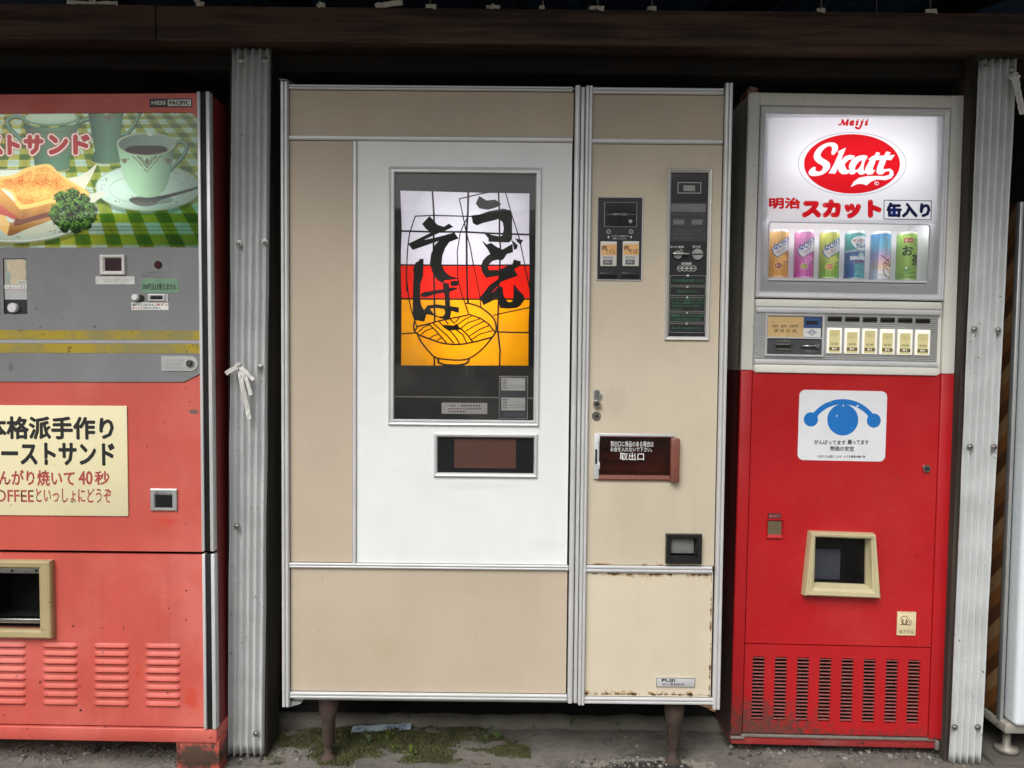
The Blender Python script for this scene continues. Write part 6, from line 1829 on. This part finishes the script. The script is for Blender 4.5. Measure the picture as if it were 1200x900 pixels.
# (px of knot, size, tails as pixel polylines, cord?, label)
KNOTS = [
    (110, 8, .008, [[(104, 6), (92, 4), (78, 3)], [(112, 6), (124, 10), (138, 13)], [(108, 2), (112, 10)]], False, 'long pale paper strip tied flat on the beam at far left'),
    (234, 7, .006, [[(229, -3), (233, 6), (234, 14)], [(235, 5), (239, 14)]], False, 'narrow twisted paper strip hanging over the beam near the left post'),
    (376, 10.5, .007, [[(371, 14), (376, 8), (381, 14)]], False, 'small round paper knot on the beam just right of the left post'),
    (444, 9, .007, [[(440, 16), (444, 6), (448, 15)], [(446, 7), (460, 4), (472, 3)]], False, 'bow of printed paper on the beam with one tail pointing right'),
    (504, 14, .004, [[(499, 17), (505, 13), (511, 16)]], True, 'flat white paper scrap on the beam above the left edge of the lettering window'),
    (577, 13, .006, [[(570, 11), (574, 17)], [(580, 11), (586, 17)]], False, 'brownish crumpled knot on the beam above the lettering window'),
    (636, 15, .004, [[(632, 15), (638, 18)]], True, 'tiny paper knot under a cord above the white door edge'),
    (700, 16, .005, [[(690, 19), (700, 14), (708, 19)]], True, 'wide low paper knot under a cord above the machine seam'),
    (764, 15, .005, [[(758, 19), (764, 11), (769, 19)]], True, 'pointed white paper knot under a cord above the coin panel'),
    (962, 18, .004, [[(957, 21), (962, 16), (967, 21)]], True, 'small paper knot under a cord above the oval logo sign'),
    (1090, 18, .005, [[(1084, 22), (1090, 16), (1098, 21)]], True, 'rounded paper knot under a cord beside the right post'),
]
for px_, py_, r_, tails, cord, lab in KNOTS:
    Y = 1.994
    c = px3(px_, py_, Y)
    zt_ = 1.9625
    c = (c[0], Y, max(c[2], zt_ + .003))
    m = MB()
    knot_blob(m, c, r_)
    for T in tails:
        P = [px3(a, b, Y - .004 - .002 * q) for q, (a, b) in enumerate(T)]
        P = [(p[0], p[1], max(p[2], zt_ + .001)) for p in P]
        world_strip(m, [p for p in smooth(P, 4, False)], .013)
    base = bpy.data.objects.new('x', None) if False else None
    root = thing('paper_knot', lab, 'paper strip', loc=(c[0], Y, zt_), group='paper strips tied along the beam')
    o = m.build('strip', KN, root); o.matrix_parent_inverse = Matrix.Translation((-c[0], -Y, -zt_))
    if cord:
        m = MB(); ztop_ = ROOF(Y) - .004
        m.tube([(c[0], Y, c[2] - .002), (c[0] + .001, Y + .004, (c[2] + ztop_) / 2), (c[0] + .002, Y + .010, ztop_ + .004)], .0016, 8)
        o = m.build('cord', CORD, root); o.matrix_parent_inverse = Matrix.Translation((-c[0], -Y, -zt_))
m = MB(); a_ = px3(1027, 20, 2.03); m.tube([(a_[0], 2.03, 1.958), (a_[0], 2.034, ROOF(2.03))], .0014, 8)
tag(m.build('hanging_cord', CORD), 'bare thin cord from roof to beam, right of the oval logo sign', 'cord')
m = MB(); a_ = px3(352 - 34, 10, 2.04); m.box((a_[0] + .0, a_[0] + .035, 1.962, 1.966), 2.03, 2.05)
# ribbons tied to the post screws
RIB = paint('white_vinyl_ribbon', srgb(212, 210, 204), .5, 0, .08, 40, .05)
def ribbon(name, lab, knot, tails, Y, w):
    c = px3(*knot, Y)
    m = MB(); knot_blob(m, c, .009)
    for q, (T, wk) in enumerate(tails):
        P = smooth([px3(a, b, Y - .003 - .003 * q - .002 * k_) for k_, (a, b) in enumerate(T)], 4, False)
        world_strip(m, P, w * wk)
    for T, wk in tails[:1]:                        # printed lines on the longest tail
        for off in (-.0022, .0022):
            P = [px3(a, b, Y - .0082) for a, b in T[1:]]
            P = [(p[0] + off, p[1], p[2]) for p in P]
            m.tube(P, .00035, 5, 1)
    tag(m.build(name, [RIB, M['ink_grey']]), lab, 'ribbon', 'ribbons knotted on the posts')
ribbon('tied_ribbon', 'white ribbon knotted on a screw halfway up the left post, tails hanging', (280, 429), [([(280, 430), (283, 448), (288, 470), (292, 491)], 1.0), ([(282, 430), (289, 446), (294, 463)], .9), ([(278, 430), (270, 434), (264.5, 438)], 1.0), ([(283, 430), (292, 440), (297, 445)], .8)], 1.992, .0115)
ribbon('tied_ribbon', 'grey white ribbon knotted at the top of the right post', (1189, 90), [([(1190, 92), (1193, 108), (1197, 126), (1199, 134)], 1.2), ([(1186, 90), (1190, 100), (1192, 108)], .9)], 1.992, .014)

# weeds
def weed(px, py, lab, leaves, seed, mat):
    b = ground_at(px, py)
    rr_ = random.Random(seed)
    root = thing('weed', lab, 'weed', loc=b, group='small weeds in the moss')
    stem = MB()
    lf = MB()
    for (ang, ln_, wd, el) in [(p, q * 1.45, r * 1.45, s_) for p, q, r, s_ in leaves]:
        d = Vector((math.cos(ang), -.55 * abs(math.sin(ang)) - .2, 0)).normalized()
        tip = d * ln_ * math.cos(el) + Vector((0, 0, ln_ * math.sin(el)))
        s0 = tip * .45
        stem.tube([(0, 0, -.003), tuple(s0 * .5 + Vector((0, 0, .002))), tuple(s0)], [.0011, .0009, .0007], 6)
        side = d.cross(Vector((0, 0, 1))).normalized()
        upv = Vector((0, 0, 1))
        rows = []
        for k_ in range(7):
            t_ = k_ / 6
            w_ = wd * math.sin(math.pi * min(.97, .06 + t_ * .93)) ** .7
            p = s0 + (tip - s0) * t_ + upv * (.16 * ln_ * math.sin(t_ * 2.4))
            rows.append([p - side * w_ + upv * w_ * .35, p, p + side * w_ + upv * w_ * .35])
        V = [q for r in rows for q in r]
        V2 = [q + Vector((0, 0, .0005)) for q in V]
        F = [(a * 3 + b_, a * 3 + b_ + 1, a * 3 + b_ + 4, a * 3 + b_ + 3) for a in range(6) for b_ in range(2)]
        lf.add(V, F, 0, True).add(V2, F, 0, True)
    stem.build('stem', mat, root); lf.build('leaves', mat, root)
L2 = paint('pale_weed_leaf', srgb(120, 140, 66), .55, 0, .2, 60, bump=.1)
weed(417, 866, 'broad leaf seedling by the left end of the discarded label', [(2.6, .022, .0055, .5), (.6, .012, .004, .8)], 1, M['leaf'])
weed(434, 872, 'upright oval leaf seedling below the discarded label', [(1.7, .030, .0058, 1.0), (.4, .010, .003, .9)], 2, M['leaf'])
weed(452, 868, 'yellow green clover like tuft under the right half of the discarded label', [(.2, .022, .005, .7), (1.2, .020, .005, .9), (2.4, .022, .005, .7), (3.0, .018, .005, .4), (.8, .026, .004, 1.1)], 3, L2)
weed(460, 879, 'pale sprig in front of the clover like tuft', [(.5, .014, .004, .6), (2.2, .013, .004, .6), (1.4, .016, .004, 1.0)], 4, L2)
weed(481, 886, 'small pale sprig nearest the camera in the moss', [(1.4, .026, .004, 1.1), (2.8, .016, .004, .4), (.3, .014, .004, .4)], 5, L2)
weed(569, 872, 'thin grey green sprout left of the round leaf', [(1.5, .022, .0035, 1.2), (2.6, .010, .003, .7)], 6, M['leaf'])
weed(583, 869, 'round leaf seedling at the right end of the moss', [(1.6, .030, .0078, .9), (2.9, .010, .003, .5)], 7, M['leaf'])

# discarded label strip on the moss
a, b = ground_at(411, 860.5), ground_at(481, 859)
m = MB()
V = []
for k_ in range(9):
    t_ = k_ / 8
    p = a.lerp(b, t_)
    wob = .0015 * math.sin(k_ * 1.9)
    V.append([(p.x, p.y, p.z + .006 + wob), (p.x + .001, p.y + .026, p.z + .012 + wob * .6)])
vv = [q for r in V for q in r]
F = [(k_ * 2, k_ * 2 + 2, k_ * 2 + 3, k_ * 2 + 1) for k_ in range(8)]
m.add(vv, F, 0, True); m.add([(q[0], q[1] + .0004, q[2] - .0008) for q in vv], [f[::-1] for f in F], 0, True)
def on_label(s_, t_):
    p0 = a.lerp(b, s_)
    return (p0.x, p0.y + .026 * t_ - .0006, p0.z + .0082 + .006 * t_)
lbl = thing('discarded_label', 'narrow pale blue plastic label with pen marks lying on the moss', 'label', loc=a)
o = m.build('strip', paint('pale_blue_plastic', srgb(176, 192, 204), .4, 0, .06, 60, .03), lbl); o.matrix_parent_inverse = Matrix.Translation(-a)
m = MB()
for s0, pts in ((.10, [(0, .3), (0, .7)]), (.13, [(0, .7), (.02, .5), (0, .3)]), (.58, [(0, .3), (.0, .75)]), (.60, [(0, .5), (.02, .75), (.035, .5), (.02, .3), (0, .5)]), (.655, [(0, .3), (.02, .75), (.03, .3)]), (.70, [(0, .5), (.02, .75), (.03, .5), (.02, .3)]), (.745, [(0, .5), (.02, .5)]), (.79, [(0, .75), (-.005, .5), (.03, .5)]), (.81, [(0, .3), (.01, .75)]), (.84, [(0, .7), (.025, .7), (.01, .3)]), (.875, [(.02, .5), (0, .7), (.025, .75), (.02, .3)])):
    m.tube([on_label(s0 + x, y) for x, y in pts], .0007, 6)
o = m.build('pen_marks', paint('blue_pen', srgb(40, 50, 110), .5), lbl); o.matrix_parent_inverse = Matrix.Translation(-a)

# clutter in the dark under the noodle machine
m = MB(); m.tube([(-.04, 2.30, .075), (.10, 2.62, .070)], .024, 18)
tag(m.build('pipe', paint('grey_pipe', srgb(92, 88, 80), .7, .2, .2, 20, .1)), 'short grey pipe lying in the dark under the noodle machine', 'pipe')
m = MB()
for q in range(9):
    x, y = random.uniform(-.45, .25), random.uniform(2.35, 2.75)
    dx, dy = random.uniform(-.09, .09), random.uniform(-.05, .05)
    m.tube([(x, y, .055), (x + dx * .5, y + dy, .055 + random.uniform(.005, .03)), (x + dx, y + dy * 2, .055)], random.uniform(.003, .007), 7)
for q in range(46):
    x, y = random.uniform(-1.36, -.86), random.gauss(2.045, .035)
    z = float(ground_z(x, y)) + .002
    a_ = random.uniform(0, 3.14); l_ = random.uniform(.008, .035)
    m.tube([(x, y, z), (x + l_ * .5 * math.cos(a_), y + l_ * .5 * math.sin(a_) * .5, z + random.uniform(.001, .006)), (x + l_ * math.cos(a_), y + l_ * math.sin(a_) * .5, z)], random.uniform(.0007, .002), 6)
o = m.build('dry_litter', paint('dry_litter', srgb(108, 98, 84), .9, 0, .3, 30), kind='stuff'); tag(o, 'dry sticks and scraps on the dirt under the machines', 'litter')
